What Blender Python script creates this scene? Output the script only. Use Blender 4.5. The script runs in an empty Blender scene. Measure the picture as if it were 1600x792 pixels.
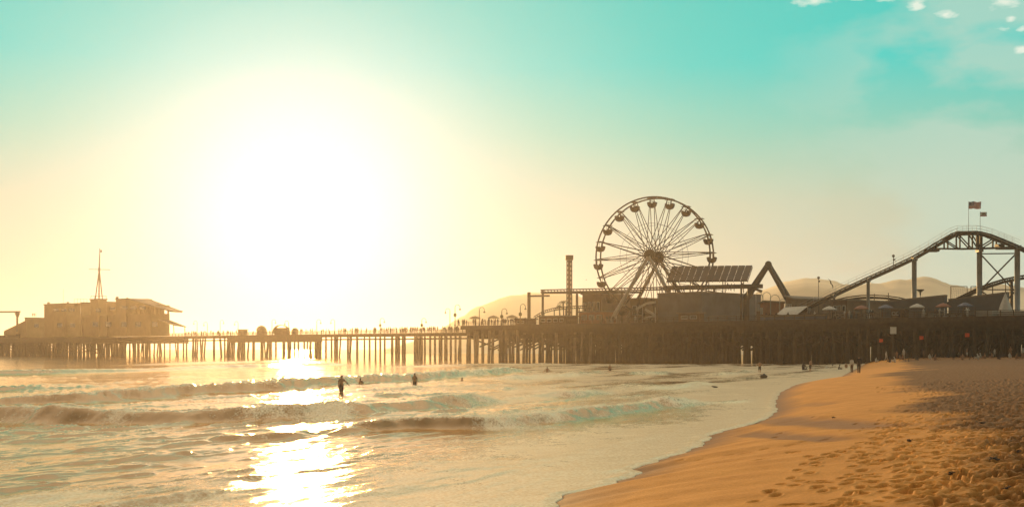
import bpy, bmesh, math, random
import numpy as np
from mathutils import Vector, Matrix
random.seed(7)
rng = np.random.default_rng(11)
R = math.radians
scene = bpy.context.scene
col = scene.collection
# ------------------------------------------------------------------ camera, sky, sun, exposure
H = 3.2            # eye height above the mean water level
F = 2000.0         # focal length in photograph pixels
HY = 544.0         # photograph row of the sea horizon
cam_d = bpy.data.cameras.new('camera')
cam = bpy.data.objects.new('camera', cam_d)
col.objects.link(cam)
cam.location = (0, 0, H)
cam.rotation_euler = (R(90), 0, 0)
cam_d.sensor_width = 36.0
cam_d.lens = F / 1600 * 36
cam_d.shift_y = (HY - 396) / 1600
cam_d.clip_end = 40000
scene.camera = cam

SUN_AZ = math.atan2(-330, 2000)                    # sun a little left of straight ahead
SUN_EL = math.atan2(214, math.hypot(330, 2000))
SUN_DIR = Vector((math.sin(SUN_AZ) * math.cos(SUN_EL), math.cos(SUN_AZ) * math.cos(SUN_EL), math.sin(SUN_EL)))
sun_d = bpy.data.lights.new('sun', 'SUN')
sun_d.energy = 3.2
sun_d.angle = R(0.5)
sun_d.color = (1.0, 0.58, 0.20)
sun = bpy.data.objects.new('sun', sun_d)
col.objects.link(sun)
sun.rotation_euler = (-SUN_DIR).to_track_quat('-Z', 'Y').to_euler()

HAZE_DENSITY = 0.00023
HAZE_G = 0.74

world = bpy.data.worlds.new('World')
scene.world = world
world.use_nodes = True
wn, wl = world.node_tree.nodes, world.node_tree.links
for n in list(wn):
    wn.remove(n)


def wnode(t, **kw):
    n = wn.new(t)
    for k, v in kw.items():
        setattr(n, k, v)
    return n


def wmath(op, a, b=None, clamp=False):
    n = wnode('ShaderNodeMath', operation=op, use_clamp=clamp)
    for i, v in enumerate((a, b)):
        if v is None:
            continue
        if isinstance(v, (int, float)):
            n.inputs[i].default_value = v
        else:
            wl.new(v, n.inputs[i])
    return n.outputs[0]


def wmix(fac, a, b, mode='MIX'):
    n = wnode('ShaderNodeMix', data_type='RGBA', blend_type=mode)
    for i, v in ((0, fac), (6, a), (7, b)):
        if isinstance(v, (int, float)):
            n.inputs[i].default_value = v
        elif isinstance(v, tuple):
            n.inputs[i].default_value = v + (1,)
        else:
            wl.new(v, n.inputs[i])
    return n.outputs[2]


def wramp(fac, stops):
    n = wnode('ShaderNodeValToRGB')
    e = n.color_ramp.elements
    while len(e) < len(stops):
        e.new(0.5)
    for el, (p, c) in zip(e, stops):
        el.position = p
        el.color = (c + (1,)) if isinstance(c, tuple) else (c, c, c, 1)
    wl.new(fac, n.inputs[0])
    return n.outputs[0]


sky = wnode('ShaderNodeTexSky', sky_type='NISHITA', sun_disc=False)
sky.sun_elevation = SUN_EL
sky.sun_rotation = SUN_AZ
sky.air_density = 1.2
sky.dust_density = 3.0
tc = wnode('ShaderNodeTexCoord')
DIR = tc.outputs['Generated']
sep = wnode('ShaderNodeSeparateXYZ')
wl.new(DIR, sep.inputs[0])
elev = wmath('DIVIDE', wmath('ARCSINE', sep.outputs[2]), R(90))          # 0 at horizon, 1 at zenith
dot = wnode('ShaderNodeVectorMath', operation='DOT_PRODUCT')
wl.new(DIR, dot.inputs[0])
dot.inputs[1].default_value = SUN_DIR
theta = wmath('DIVIDE', wmath('ARCCOSINE', wmath('MINIMUM', dot.outputs['Value'], 0.99999)), R(60))   # 0 at sun, 1 at 60 deg
# the clear evening sky by elevation (0.1 = 9 degrees)
tint = wramp(elev, [(0.0, (0.56, 0.565, 0.49)), (0.035, (0.55, 0.58, 0.45)), (0.07, (0.50, 0.59, 0.45)),
                    (0.105, (0.20, 0.61, 0.50)), (0.138, (0.0, 0.62, 0.56)), (0.172, (0.02, 0.60, 0.53)), (0.205, (0.75, 0.76, 0.58)),
                    (0.28, (1.35, 1.08, 0.76)), (0.6, (1.5, 1.14, 0.76)), (1.0, (1.15, 0.86, 0.57))])
back = wnode('ShaderNodeMapRange')                       # the sky opposite the low sun is darker
for i_, v_ in ((1, -0.30), (2, 0.55), (3, 0.0), (4, 1.0)):
    back.inputs[i_].default_value = v_
wl.new(sep.outputs[1], back.inputs[0])
tint = wmix(back.outputs[0], (0.10, 0.068, 0.043), tint)
air = wmix(0.03, tint, wmix(1.0, sky.outputs[0], (0.10, 0.10, 0.10), 'MULTIPLY'))
# thin high veil of cloud and a few small bright puffs
mp = wnode('ShaderNodeMapping')
mp.inputs['Scale'].default_value = (1.0, 1.0, 2.2)
wl.new(DIR, mp.inputs[0])
nz = wnode('ShaderNodeTexNoise')
nz.inputs['Scale'].default_value = 7.0
nz.inputs['Detail'].default_value = 5.0
nz.inputs['Roughness'].default_value = 0.5
wl.new(mp.outputs[0], nz.inputs['Vector'])
azr = wmath('ARCTAN2', sep.outputs[0], sep.outputs[1])
veil_zone = wramp(wmath('ADD', wmath('MULTIPLY', azr, 2.0), 0.0), [(0.36, 0.0), (0.66, 1.0)])
veil = wmath('MULTIPLY', wramp(wmath('ADD', nz.outputs[0], wmath('MULTIPLY', veil_zone, 0.16)), [(0.56, 0.0), (0.66, 1.0)]), veil_zone)
air = wmix(wmath('MULTIPLY', veil, 0.62), air, (0.50, 0.68, 0.57))
mp2 = wnode('ShaderNodeMapping')
mp2.inputs['Scale'].default_value = (1.0, 1.0, 2.6)
mp2.inputs['Location'].default_value = (3.1, 0.4, 0.2)
wl.new(DIR, mp2.inputs[0])
nz2 = wnode('ShaderNodeTexNoise')
nz2.inputs['Scale'].default_value = 75.0
nz2.inputs['Detail'].default_value = 5.0
nz2.inputs['Roughness'].default_value = 0.55
wl.new(mp2.outputs[0], nz2.inputs['Vector'])
cover = None
for px_, py_, rx_, ry_ in ((1272, 1, 34, 8), (1340, -2, 16, 6), (1382, 0, 14, 5), (1432, 7, 13, 10), (1481, 22, 18, 7), (1570, 4, 27, 8), (1580, 31, 8, 5), (1567, 46, 12, 4), (1594, 77, 17, 8), (1598, 45, 9, 5), (1690, 30, 40, 10), (1660, 90, 30, 9)):
    c_ = Vector((px_ - 800, 2000, HY - py_))
    dv = wnode('ShaderNodeVectorMath', operation='SUBTRACT')
    wl.new(DIR, dv.inputs[0]); dv.inputs[1].default_value = c_.normalized()
    sv = wnode('ShaderNodeVectorMath', operation='MULTIPLY')
    wl.new(dv.outputs[0], sv.inputs[0]); k_ = c_.length; sv.inputs[1].default_value = (k_ / rx_, k_ / rx_, k_ / ry_)
    ln = wnode('ShaderNodeVectorMath', operation='LENGTH')
    wl.new(sv.outputs[0], ln.inputs[0])
    g_ = wmath('SUBTRACT', 1.0, ln.outputs['Value'])
    cover = g_ if cover is None else wmath('MAXIMUM', cover, g_)
puff = wramp(wmath('ADD', cover, wmath('MULTIPLY', wmath('SUBTRACT', nz2.outputs[0], 0.5), 3.2)), [(-0.0, 0.0), (0.95, 0.9)])
air = wmix(wmath('MULTIPLY', puff, 0.9), air, (0.88, 0.93, 0.80))
# aureole round the low sun
glow1 = wramp(theta, [(0.0, 1.0), (0.04, 0.95), (0.08, 0.70), (0.125, 0.36), (0.19, 0.14), (0.30, 0.0)])
glow1.node.color_ramp.interpolation = 'B_SPLINE'
air = wmix(glow1, air, (1.0, 0.97, 0.93))
core = wramp(theta, [(0.0, 1.0), (0.03, 0.8), (0.09, 0.22), (0.16, 0.0)])
air = wmix(1.0, air, wmix(core, (0.0, 0.0, 0.0), (0.25, 0.23, 0.2)), 'ADD')
bg = wnode('ShaderNodeBackground')
bg.inputs['Strength'].default_value = 1.0
wl.new(air, bg.inputs['Color'])
wo = wnode('ShaderNodeOutputWorld')
wl.new(bg.outputs[0], wo.inputs['Surface'])

vs = scene.view_settings
vs.view_transform = 'Standard'
vs.look = 'None'
vs.gamma = 1
vs.use_curve_mapping = False
vs.exposure = 0.0
scene.cycles.use_denoising = True
scene.cycles.use_adaptive_sampling = False
scene.cycles.max_bounces = 6
scene.cycles.volume_bounces = 0
scene.cycles.sample_clamp_indirect = 4.0


# ------------------------------------------------------------------ helpers
def mat(name, c, rough=0.7, metal=0.0, var=0.25, scale=3.0, spec=0.4, bump=0.0):
    m = bpy.data.materials.new(name)
    m.use_nodes = True
    nt = m.node_tree
    b = nt.nodes['Principled BSDF']
    b.inputs['Roughness'].default_value = rough
    b.inputs['Metallic'].default_value = metal
    b.inputs['Specular IOR Level'].default_value = spec
    t = nt.nodes.new('ShaderNodeTexCoord')
    n = nt.nodes.new('ShaderNodeTexNoise')
    n.inputs['Scale'].default_value = scale
    n.inputs['Detail'].default_value = 6
    nt.links.new(t.outputs['Object'], n.inputs['Vector'])
    r = nt.nodes.new('ShaderNodeValToRGB')
    r.color_ramp.elements[0].position = 0.3
    r.color_ramp.elements[1].position = 0.7
    r.color_ramp.elements[0].color = tuple(x * (1 - var) for x in c) + (1,)
    r.color_ramp.elements[1].color = tuple(min(1, x * (1 + var)) for x in c) + (1,)
    nt.links.new(n.outputs[0], r.inputs[0])
    nt.links.new(r.outputs[0], b.inputs['Base Color'])
    if bump:
        bp = nt.nodes.new('ShaderNodeBump')
        bp.inputs['Strength'].default_value = bump
        bp.inputs['Distance'].default_value = 0.05
        nt.links.new(n.outputs[0], bp.inputs['Height'])
        nt.links.new(bp.outputs[0], b.inputs['Normal'])
    return m


M = {
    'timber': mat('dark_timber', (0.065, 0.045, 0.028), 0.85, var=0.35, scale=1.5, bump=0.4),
    'plank': mat('weathered_plank', (0.17, 0.13, 0.09), 0.8, var=0.3, scale=1.2, bump=0.3),
    'steel': mat('dark_steel', (0.07, 0.068, 0.062), 0.6, 0.1, var=0.2),
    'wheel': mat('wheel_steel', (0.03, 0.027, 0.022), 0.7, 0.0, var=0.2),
    'white_steel': mat('white_painted_steel', (0.34, 0.32, 0.28), 0.45, var=0.12),
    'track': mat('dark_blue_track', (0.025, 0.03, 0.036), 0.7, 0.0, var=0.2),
    'column': mat('grey_blue_column', (0.24, 0.27, 0.29), 0.5, var=0.15, scale=0.8),
    'yellow': mat('yellow_paint', (0.55, 0.36, 0.06), 0.5, var=0.2),
    'slate': mat('slate_panel', (0.085, 0.095, 0.11), 0.6, var=0.2, scale=0.5, bump=0.2),
    'stucco': mat('tan_stucco', (0.38, 0.26, 0.13), 0.85, var=0.10, scale=0.5, bump=0.3),
    'brown': mat('brown_boarding', (0.13, 0.085, 0.06), 0.8, var=0.25, scale=0.8),
    'red': mat('red_boarding', (0.26, 0.10, 0.06), 0.7, var=0.25, scale=0.8),
    'blue': mat('dull_blue_panel', (0.08, 0.11, 0.18), 0.6, var=0.2, scale=0.6),
    'roof': mat('grey_roof', (0.16, 0.14, 0.12), 0.8, var=0.2),
    'glass': mat('dark_window_glass', (0.05, 0.06, 0.06), 0.08, 0.0, var=0.1, spec=0.8),
    'solar': mat('solar_glass', (0.03, 0.035, 0.045), 0.55, 0.0, var=0.2, scale=0.4, spec=0.15),
    'grey': mat('pale_grey_panel', (0.42, 0.41, 0.38), 0.6, var=0.12, scale=0.6),
    'white': mat('white_board', (0.74, 0.72, 0.66), 0.6, var=0.06),
    'orange': mat('orange_cloth', (0.80, 0.10, 0.03), 0.7, var=0.1),
    'dark_cloth': mat('dark_cloth', (0.045, 0.04, 0.045), 0.9, var=0.3),
    'brown_cloth': mat('brown_cloth', (0.13, 0.075, 0.05), 0.9, var=0.3),
    'pale_cloth': mat('pale_cloth', (0.55, 0.52, 0.47), 0.9, var=0.15),
    'skin': mat('skin', (0.32, 0.17, 0.10), 0.6, var=0.12),
    'hair': mat('dark_hair', (0.03, 0.022, 0.016), 0.6, var=0.3),
    'canvas': mat('tan_canvas', (0.36, 0.27, 0.16), 0.9, var=0.15, scale=1.0),
    'leaf': mat('palm_leaf', (0.07, 0.09, 0.035), 0.6, var=0.4),
    'flag_red': mat('flag_red', (0.50, 0.04, 0.04), 0.8, var=0.1),
    'flag_blue': mat('flag_blue', (0.03, 0.05, 0.16), 0.8, var=0.1),
    'flag_white': mat('flag_white', (0.75, 0.74, 0.70), 0.8, var=0.05),
    'bear': mat('flag_brown', (0.14, 0.07, 0.03), 0.8, var=0.1),
    'concrete': mat('concrete', (0.36, 0.34, 0.30), 0.85, var=0.15, scale=1.0),
    'lamp_glass': mat('lamp_glass', (0.55, 0.52, 0.42), 0.3, var=0.05),
    'feather': mat('dark_feather', (0.06, 0.055, 0.05), 0.8, var=0.3),
    'rock': mat('dark_rock', (0.06, 0.05, 0.04), 0.7, var=0.3, bump=0.5),
    'mountain_pale': mat('haze_paled_hillside', (0.80, 0.68, 0.48), 0.95, var=0.10, scale=0.01),  # distance haze put into the base colour, lightened to fade against the sky
    'mountain': mat('haze_toned_hillside', (0.74, 0.63, 0.45), 0.95, var=0.35, scale=0.01),  # likewise lightened in place of thicker haze
}


class MB:
    def __init__(s):
        s.v, s.f, s.m = [], [], []

    def add(s, vs, fs, mi=0):
        o = len(s.v)
        s.v += [tuple(p) for p in vs]
        s.f += [tuple(i + o for i in f) for f in fs]
        s.m += [mi] * len(fs)

    def hexa(s, p, mi=0):      # 4 bottom points then 4 top points, both the same way round
        s.add(p, [(3, 2, 1, 0), (4, 5, 6, 7), (0, 1, 5, 4), (1, 2, 6, 5), (2, 3, 7, 6), (3, 0, 4, 7)], mi)

    def box(s, x0, x1, y0, y1, z0, z1, mi=0):
        s.hexa([(x0, y0, z0), (x1, y0, z0), (x1, y1, z0), (x0, y1, z0), (x0, y0, z1), (x1, y0, z1), (x1, y1, z1), (x0, y1, z1)], mi)

    def bar(s, a, b, w, h=None, mi=0):   # square section bar
        a, b = Vector(a), Vector(b)
        d = b - a
        if d.length < 1e-6:
            return
        d.normalize()
        up = Vector((0, 0, 1)) if abs(d.z) < 0.95 else Vector((0, 1, 0))
        x = d.cross(up).normalized() * (w / 2)
        y = x.cross(d).normalized() * ((h or w) / 2)
        s.hexa([a - x - y, a + x - y, a + x + y, a - x + y, b - x - y, b + x - y, b + x + y, b - x + y], mi)

    def tube(s, pts, r, n=6, mi=0, cap=True):
        pts = [Vector(p) for p in pts]
        rs = r if isinstance(r, (list, tuple)) else [r] * len(pts)
        o = len(s.v)
        for i, p in enumerate(pts):
            d = (pts[min(i + 1, len(pts) - 1)] - pts[max(i - 1, 0)]).normalized()
            up = Vector((0, 0, 1)) if abs(d.z) < 0.9 else Vector((0, 1, 0))
            x = d.cross(up).normalized()
            y = x.cross(d)
            for k in range(n):
                t = 2 * math.pi * k / n
                s.v.append(tuple(p + (x * math.cos(t) + y * math.sin(t)) * rs[i]))
        for i in range(len(pts) - 1):
            for k in range(n):
                k2 = (k + 1) % n
                s.f.append((o + i * n + k, o + i * n + k2, o + (i + 1) * n + k2, o + (i + 1) * n + k))
                s.m.append(mi)
        if cap:
            s.f.append(tuple(o + k for k in range(n))); s.m.append(mi)
            s.f.append(tuple(o + (len(pts) - 1) * n + k for k in reversed(range(n)))); s.m.append(mi)

    def lathe(s, c, prof, n=14, mi=0):   # prof: (radius, z)
        o = len(s.v)
        for r, z in prof:
            for k in range(n):
                t = 2 * math.pi * k / n
                s.v.append((c[0] + r * math.cos(t), c[1] + r * math.sin(t), c[2] + z))
        for i in range(len(prof) - 1):
            for k in range(n):
                k2 = (k + 1) % n
                s.f.append((o + i * n + k, o + i * n + k2, o + (i + 1) * n + k2, o + (i + 1) * n + k)); s.m.append(mi)
        s.f.append(tuple(o + k for k in reversed(range(n)))); s.m.append(mi)
        s.f.append(tuple(o + (len(prof) - 1) * n + k for k in range(n))); s.m.append(mi)

    def build(s, name, m, parent=None, smooth=False):
        off = root_loc(parent)
        me = bpy.data.meshes.new(name)
        me.from_pydata([(v[0] - off[0], v[1] - off[1], v[2] - off[2]) for v in s.v], [], s.f)
        for mm in (m if isinstance(m, (list, tuple)) else [m]):
            me.materials.append(mm)
        if any(s.m):
            me.polygons.foreach_set('material_index', s.m)
        if smooth:
            me.polygons.foreach_set('use_smooth', [True] * len(me.polygons))
        me.update()
        o = bpy.data.objects.new(name, me)
        col.objects.link(o)
        if parent:
            o.parent = parent
        return o


def root_loc(p):
    if p is None:
        return (0, 0, 0)
    while p.parent:
        p = p.parent
    return tuple(p.location)


def tag(o, label=None, cat=None, group=None, kind=None):
    for k, v in (('label', label), ('category', cat), ('group', group), ('kind', kind)):
        if v:
            o[k] = v
    return o


def thing(name, label, cat, loc=(0, 0, 0), group=None):
    o = bpy.data.objects.new(name, None)
    col.objects.link(o)
    o.location = loc
    o.empty_display_size = 0.3
    return tag(o, label, cat, group)


def copy_tree(o, parent=None):
    c = o.copy()
    col.objects.link(c)
    c.parent = parent
    for ch in o.children:
        copy_tree(ch, c)
    return c


def hash2(ix, iy, seed):
    h = (ix.astype(np.int64) * 374761393 + iy.astype(np.int64) * 668265263 + seed * 1274126177) & 0x7fffffff
    h = ((h ^ (h >> 13)) * 1274126177) & 0x7fffffff
    return ((h ^ (h >> 16)) & 0xffff) / 65535.0


def noise2(x, y, seed=0):
    ix, iy = np.floor(x), np.floor(y)
    fx, fy = x - ix, y - iy
    fx = fx * fx * fx * (fx * (fx * 6 - 15) + 10)
    fy = fy * fy * fy * (fy * (fy * 6 - 15) + 10)
    a, b = hash2(ix, iy, seed), hash2(ix + 1, iy, seed)
    c, d = hash2(ix, iy + 1, seed), hash2(ix + 1, iy + 1, seed)
    return (a * (1 - fx) + b * fx) * (1 - fy) + (c * (1 - fx) + d * fx) * fy


def fbm(x, y, seed=0, oct=4):
    s, a, t = 0, 1.0, 0
    for k in range(oct):
        s = s + a * noise2(x * 2 ** k + 17.3 * k, y * 2 ** k - 9.1 * k, seed + k)
        t += a
        a *= 0.5
    return s / t * 2 - 1


def grid_mesh(name, X, Y, Z, m, attrs):
    nr, nc = X.shape
    me = bpy.data.meshes.new(name)
    me.vertices.add(nr * nc)
    me.vertices.foreach_set('co', np.stack([X, Y, Z], -1).astype(np.float32).ravel())
    i = np.arange(nr * nc).reshape(nr, nc)
    q = np.stack([i[:-1, :-1], i[:-1, 1:], i[1:, 1:], i[1:, :-1]], -1).reshape(-1, 4)
    me.loops.add(q.size)
    me.loops.foreach_set('vertex_index', q.ravel().astype(np.int32))
    me.polygons.add(len(q))
    me.polygons.foreach_set('loop_start', (np.arange(len(q)) * 4).astype(np.int32))
    me.polygons.foreach_set('use_smooth', np.ones(len(q), bool))
    for k, a in attrs.items():
        at = me.attributes.new(k, 'FLOAT', 'POINT')
        at.data.foreach_set('value', a.astype(np.float32).ravel())
    me.materials.append(m)
    me.update(calc_edges=True)
    n0 = me.polygons[0].normal
    if n0.z < 0:
        me.flip_normals()
    o = bpy.data.objects.new(name, me)
    col.objects.link(o)
    return o


# ------------------------------------------------------------------ shoreline, sand, sea
SHORE_PX = [(860, 792), (905, 770), (955, 755), (998, 737), (1008, 728), (1045, 712), (1100, 697), (1108, 680), (1150, 668),
            (1195, 655), (1215, 642), (1212, 628), (1220, 612), (1245, 600), (1300, 597), (1320, 585), (1345, 572)]
sh = [(-100, -35.0), (0, -6.5), (10, -3.4), (18, -1.1)]
for px, py in SHORE_PX:
    d = (H - 0.25) * F / (py - HY)
    sh.append((d, (px - 800) / F * d))
sh += [(300, 84.0), (600, 185.0), (1500, 480.0), (8000, 2600.0)]
SHY, SHX = np.array([p[0] for p in sh]), np.array([p[1] for p in sh])


def shore_x(Y):
    w = np.interp(Y, SHY, SHX)
    lob = 0.10 * np.sin(Y * 2.1 + 1.0) + 0.13 * np.sin(Y * 0.93) + 0.06 * np.sin(Y * 4.7 + 2)
    return w + lob * np.clip((60 - Y) / 30, 0.35, 1) * (Y > 0)


def shore_smooth(Y):
    return (np.interp(Y - 4, SHY, SHX) + np.interp(Y, SHY, SHX) + np.interp(Y + 4, SHY, SHX)) / 3


def shore_d(X, Y):
    g = (shore_smooth(Y + 6) - shore_smooth(Y - 6)) / 12
    return (X - shore_x(Y)) / np.sqrt(1 + g * g)


def sand_base(d):
    return np.where(d > 0, 0.23 + 1.36 * (1 - np.exp(-np.maximum(d, 0) / 5.2)) + 0.0012 * np.clip(d, 0, 150), 0.23 + np.maximum(d * 0.10, -2.5))


def sand_hit(px, py):
    k, t = (px - 800) / F, (py - HY) / F
    Y = 1.8 / t
    for _ in range(40):
        z = float(sand_base(shore_d(np.array(k * Y), np.array(Y))))
        Y = 0.5 * Y + 0.5 * (H - z) / t
    return k * Y, Y


def seg_dist(X, Y, pts):
    """distance to a polyline, side (+ towards the right of travel) and the parameter 0..1 along it"""
    best = np.full(X.shape, 1e9); side = np.zeros(X.shape); par = np.zeros(X.shape)
    L = [math.hypot(pts[i + 1][0] - pts[i][0], pts[i + 1][1] - pts[i][1]) for i in range(len(pts) - 1)]
    tot, acc = sum(L), 0
    for i, l in enumerate(L):
        (ax, ay), (bx, by) = pts[i], pts[i + 1]
        dx, dy = (bx - ax) / l, (by - ay) / l
        t = (X - ax) * dx + (Y - ay) * dy
        tcl = np.clip(t, 0, l)
        qx, qy = X - (ax + dx * tcl), Y - (ay + dy * tcl)
        dist = np.sqrt(qx * qx + qy * qy)
        s = np.sign((X - ax) * dy - (Y - ay) * dx)
        u = dist < best
        best = np.where(u, dist, best); side = np.where(u, s, side); par = np.where(u, (acc + tcl) / tot, par)
        acc += l
    return best, side, par


# ---- sand
rows = np.concatenate([np.linspace(-60, 7, 25), np.linspace(7.5, 11, 24),
                       1 / np.linspace(1 / 11.05, 1 / 235, 640), np.geomspace(240, 3300, 36)])
NCS = 940
u = np.linspace(0, 1, NCS)
Ys = rows[:, None] * np.ones((1, NCS + 24))
sx = shore_x(rows)
left = sx - 9 - 0.05 * np.abs(rows)
right = np.maximum(np.abs(rows) * 0.45 + 3, left + 12)
Xs = np.concatenate([left[:, None] + (right - left)[:, None] * u[None, :],
                     right[:, None] + np.geomspace(1, 1600, 24)[None, :]], 1)
D = shore_d(Xs, Ys)
Zs = sand_base(D)
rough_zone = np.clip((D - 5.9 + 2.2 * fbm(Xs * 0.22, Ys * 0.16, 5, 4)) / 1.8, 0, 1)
Zs += 0.008 * fbm(Xs * 0.35, Ys * 0.35, 9, 3) * np.clip(D / 3, 0, 1)
res = np.clip(1.3 - (Ys ** 2 / (1.7 * 1280)) * 0.35 / 0.5, 0.25, 1)          # fade what the rows cannot carry
fine = fbm(Xs * 1.7, Ys * 1.7, 3, 3)
Zs += rough_zone * (0.028 * fine + 0.05 * fbm(Xs * 5.5 + 3, Ys * 3.6, 21, 3)) * (0.45 + 0.55 * res)
Zs += 0.006 * fbm(Xs * 6, Ys * 3, 31, 2) * np.clip(D / 2, 0, 1) * (Ys < 60)
wet_and_grooves = np.clip(1 - D / (1.5 + 0.6 * fbm(Xs * 0.5, Ys * 0.3, 13, 3)), 0, 1)


# shallow grooves in the smooth sand, coloured darker
def groove(pxs, wd, dp, darkv):
    global Zs, wet_and_grooves
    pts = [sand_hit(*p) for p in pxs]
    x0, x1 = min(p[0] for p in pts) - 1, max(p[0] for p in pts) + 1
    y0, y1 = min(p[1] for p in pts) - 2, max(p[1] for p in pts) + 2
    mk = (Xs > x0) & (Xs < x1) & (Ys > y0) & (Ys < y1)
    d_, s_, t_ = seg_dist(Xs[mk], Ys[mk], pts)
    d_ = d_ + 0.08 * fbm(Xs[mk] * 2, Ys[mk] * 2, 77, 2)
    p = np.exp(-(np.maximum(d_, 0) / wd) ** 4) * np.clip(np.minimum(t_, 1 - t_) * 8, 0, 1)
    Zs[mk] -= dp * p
    wet_and_grooves[mk] = np.maximum(wet_and_grooves[mk], darkv * p)  # grooves take the same darker colour as the wet shore strip


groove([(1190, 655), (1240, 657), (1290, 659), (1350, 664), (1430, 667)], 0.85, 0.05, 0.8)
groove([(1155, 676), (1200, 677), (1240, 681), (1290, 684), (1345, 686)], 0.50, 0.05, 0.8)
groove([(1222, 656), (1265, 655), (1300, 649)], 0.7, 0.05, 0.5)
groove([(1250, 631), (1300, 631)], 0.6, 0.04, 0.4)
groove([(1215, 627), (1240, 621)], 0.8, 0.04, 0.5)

# footprints: dents with a raised rim, on trails and scattered over the dry sand
prints = []
trails = [[(1195, 782), (1235, 756), (1270, 724), (1300, 709), (1356, 690), (1420, 660)],
          [(1378, 796), (1405, 778), (1395, 768), (1410, 750), (1425, 733), (1408, 716), (1414, 703), (1432, 690), (1466, 678)],
          [(1320, 800), (1340, 770), (1330, 745), (1345, 715), (1390, 680), (1400, 655)],
          [(1440, 800), (1470, 770), (1500, 740), (1520, 715)],
          [(1060, 720), (1160, 708), (1260, 690), (1380, 668)]]
for ti, tr in enumerate(trails):
    w = [sand_hit(*p) for p in tr]
    side = 1
    for (ax, ay), (bx, by) in zip(w[:-1], w[1:]):
        l = math.hypot(bx - ax, by - ay)
        for k in range(int(l / 0.62) + 1):
            t = (k + random.uniform(-.15, .15)) * 0.62 / max(l, .01)
            nx, ny = (by - ay) / l, -(bx - ax) / l
            side = -side
            q = 0.11 * side + random.uniform(-.06, .06)
            prints.append((ax + (bx - ax) * t + nx * q, ay + (by - ay) * t + ny * q,
                           math.atan2(by - ay, bx - ax) + random.uniform(-.3, .3), (0.11 if ti != 4 else 0.035) * random.uniform(.7, 1.3), random.uniform(.9, 1.35)))
n_try = 0
while len(prints) < 6200 and n_try < 60000:
    n_try += 1
    yy = 11 + 60 * random.random() ** 1.3
    xx = random.uniform(-1, 0.46 * yy + 2)
    dd = float(shore_d(np.array(xx), np.array(yy)))
    p = min(1, max(0, (dd - 4.2) / 4)) ** 2.0
    if random.random() < p * 1.0 + (0.004 if dd > 2 else 0):
        prints.append((xx, yy, random.gauss(1.15, .8), random.uniform(.06, .12), random.uniform(.75, 1.25)))
for (x, y, a, dp, sc) in prints:
    r0, r1 = np.searchsorted(rows, [y - .6, y + .6])
    if r1 <= r0:
        continue
    ca, sa = math.cos(a), math.sin(a)
    Xb, Yb = Xs[r0:r1, :NCS], Ys[r0:r1, :NCS]
    c0, c1 = np.searchsorted(Xb[0], [x - .6, x + .6])
    c0, c1 = max(0, c0 - 4), min(NCS, c1 + 4)
    Xb, Yb = Xb[:, c0:c1] - x, Yb[:, c0:c1] - y
    e = np.sqrt(((Xb * ca + Yb * sa) / (0.155 * sc)) ** 2 + ((-Xb * sa + Yb * ca) / (0.072 * sc)) ** 2)
    Zs[r0:r1, c0:c1] += dp * (-np.exp(-(e / 0.95) ** 6) + 0.14 * np.exp(-((e - 1.45) / 0.4) ** 2))

ms = bpy.data.materials.new('beach_sand')
ms.use_nodes = True
nt = ms.node_tree
b = nt.nodes['Principled BSDF']
L = nt.links.new
t = nt.nodes.new('ShaderNodeTexCoord')
n1 = nt.nodes.new('ShaderNodeTexNoise'); n1.inputs['Scale'].default_value = 0.9; n1.inputs['Detail'].default_value = 8
n2 = nt.nodes.new('ShaderNodeTexNoise'); n2.inputs['Scale'].default_value = 22; n2.inputs['Detail'].default_value = 6; n2.inputs['Roughness'].default_value = 0.8
L(t.outputs['Object'], n1.inputs['Vector']); L(t.outputs['Object'], n2.inputs['Vector'])
aw = nt.nodes.new('ShaderNodeAttribute'); aw.attribute_name = 'wet_and_grooves'
ashade = nt.nodes.new('ShaderNodeAttribute'); ashade.attribute_name = 'churn_shade'
rd = nt.nodes.new('ShaderNodeValToRGB')
rd.color_ramp.elements[0].position = 0.3; rd.color_ramp.elements[0].color = (0.62, 0.275, 0.060, 1)
rd.color_ramp.elements[1].position = 0.7; rd.color_ramp.elements[1].color = (0.74, 0.345, 0.085, 1)
L(n1.outputs[0], rd.inputs[0])
g1 = nt.nodes.new('ShaderNodeMix'); g1.data_type = 'RGBA'; g1.blend_type = 'MULTIPLY'; g1.inputs[0].default_value = 1
gr = nt.nodes.new('ShaderNodeValToRGB')
gr.color_ramp.elements[0].position = 0.3; gr.color_ramp.elements[0].color = (.72, .72, .72, 1)
gr.color_ramp.elements[1].position = 0.65; gr.color_ramp.elements[1].color = (1.1, 1.1, 1.1, 1)
L(n2.outputs[0], gr.inputs[0]); L(rd.outputs[0], g1.inputs[6]); L(gr.outputs[0], g1.inputs[7])
gd = nt.nodes.new('ShaderNodeMix'); gd.data_type = 'RGBA'; gd.inputs[7].default_value = (0.15, 0.074, 0.027, 1)  # shade of the churned sand put into its colour as a darker tone
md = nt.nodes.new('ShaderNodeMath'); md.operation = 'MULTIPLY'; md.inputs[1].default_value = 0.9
L(ashade.outputs['Fac'], md.inputs[0]); L(md.outputs[0], gd.inputs[0]); L(g1.outputs[2], gd.inputs[6])
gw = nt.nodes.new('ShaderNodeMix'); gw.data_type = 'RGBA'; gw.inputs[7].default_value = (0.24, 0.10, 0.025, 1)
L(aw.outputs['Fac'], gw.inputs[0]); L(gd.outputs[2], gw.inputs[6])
L(gw.outputs[2], b.inputs['Base Color'])
rr = nt.nodes.new('ShaderNodeMapRange'); rr.inputs[3].default_value = 0.7; rr.inputs[4].default_value = 0.5
L(aw.outputs['Fac'], rr.inputs[0]); L(rr.outputs[0], b.inputs['Roughness'])
b.inputs['Specular IOR Level'].default_value = 0.06
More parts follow.
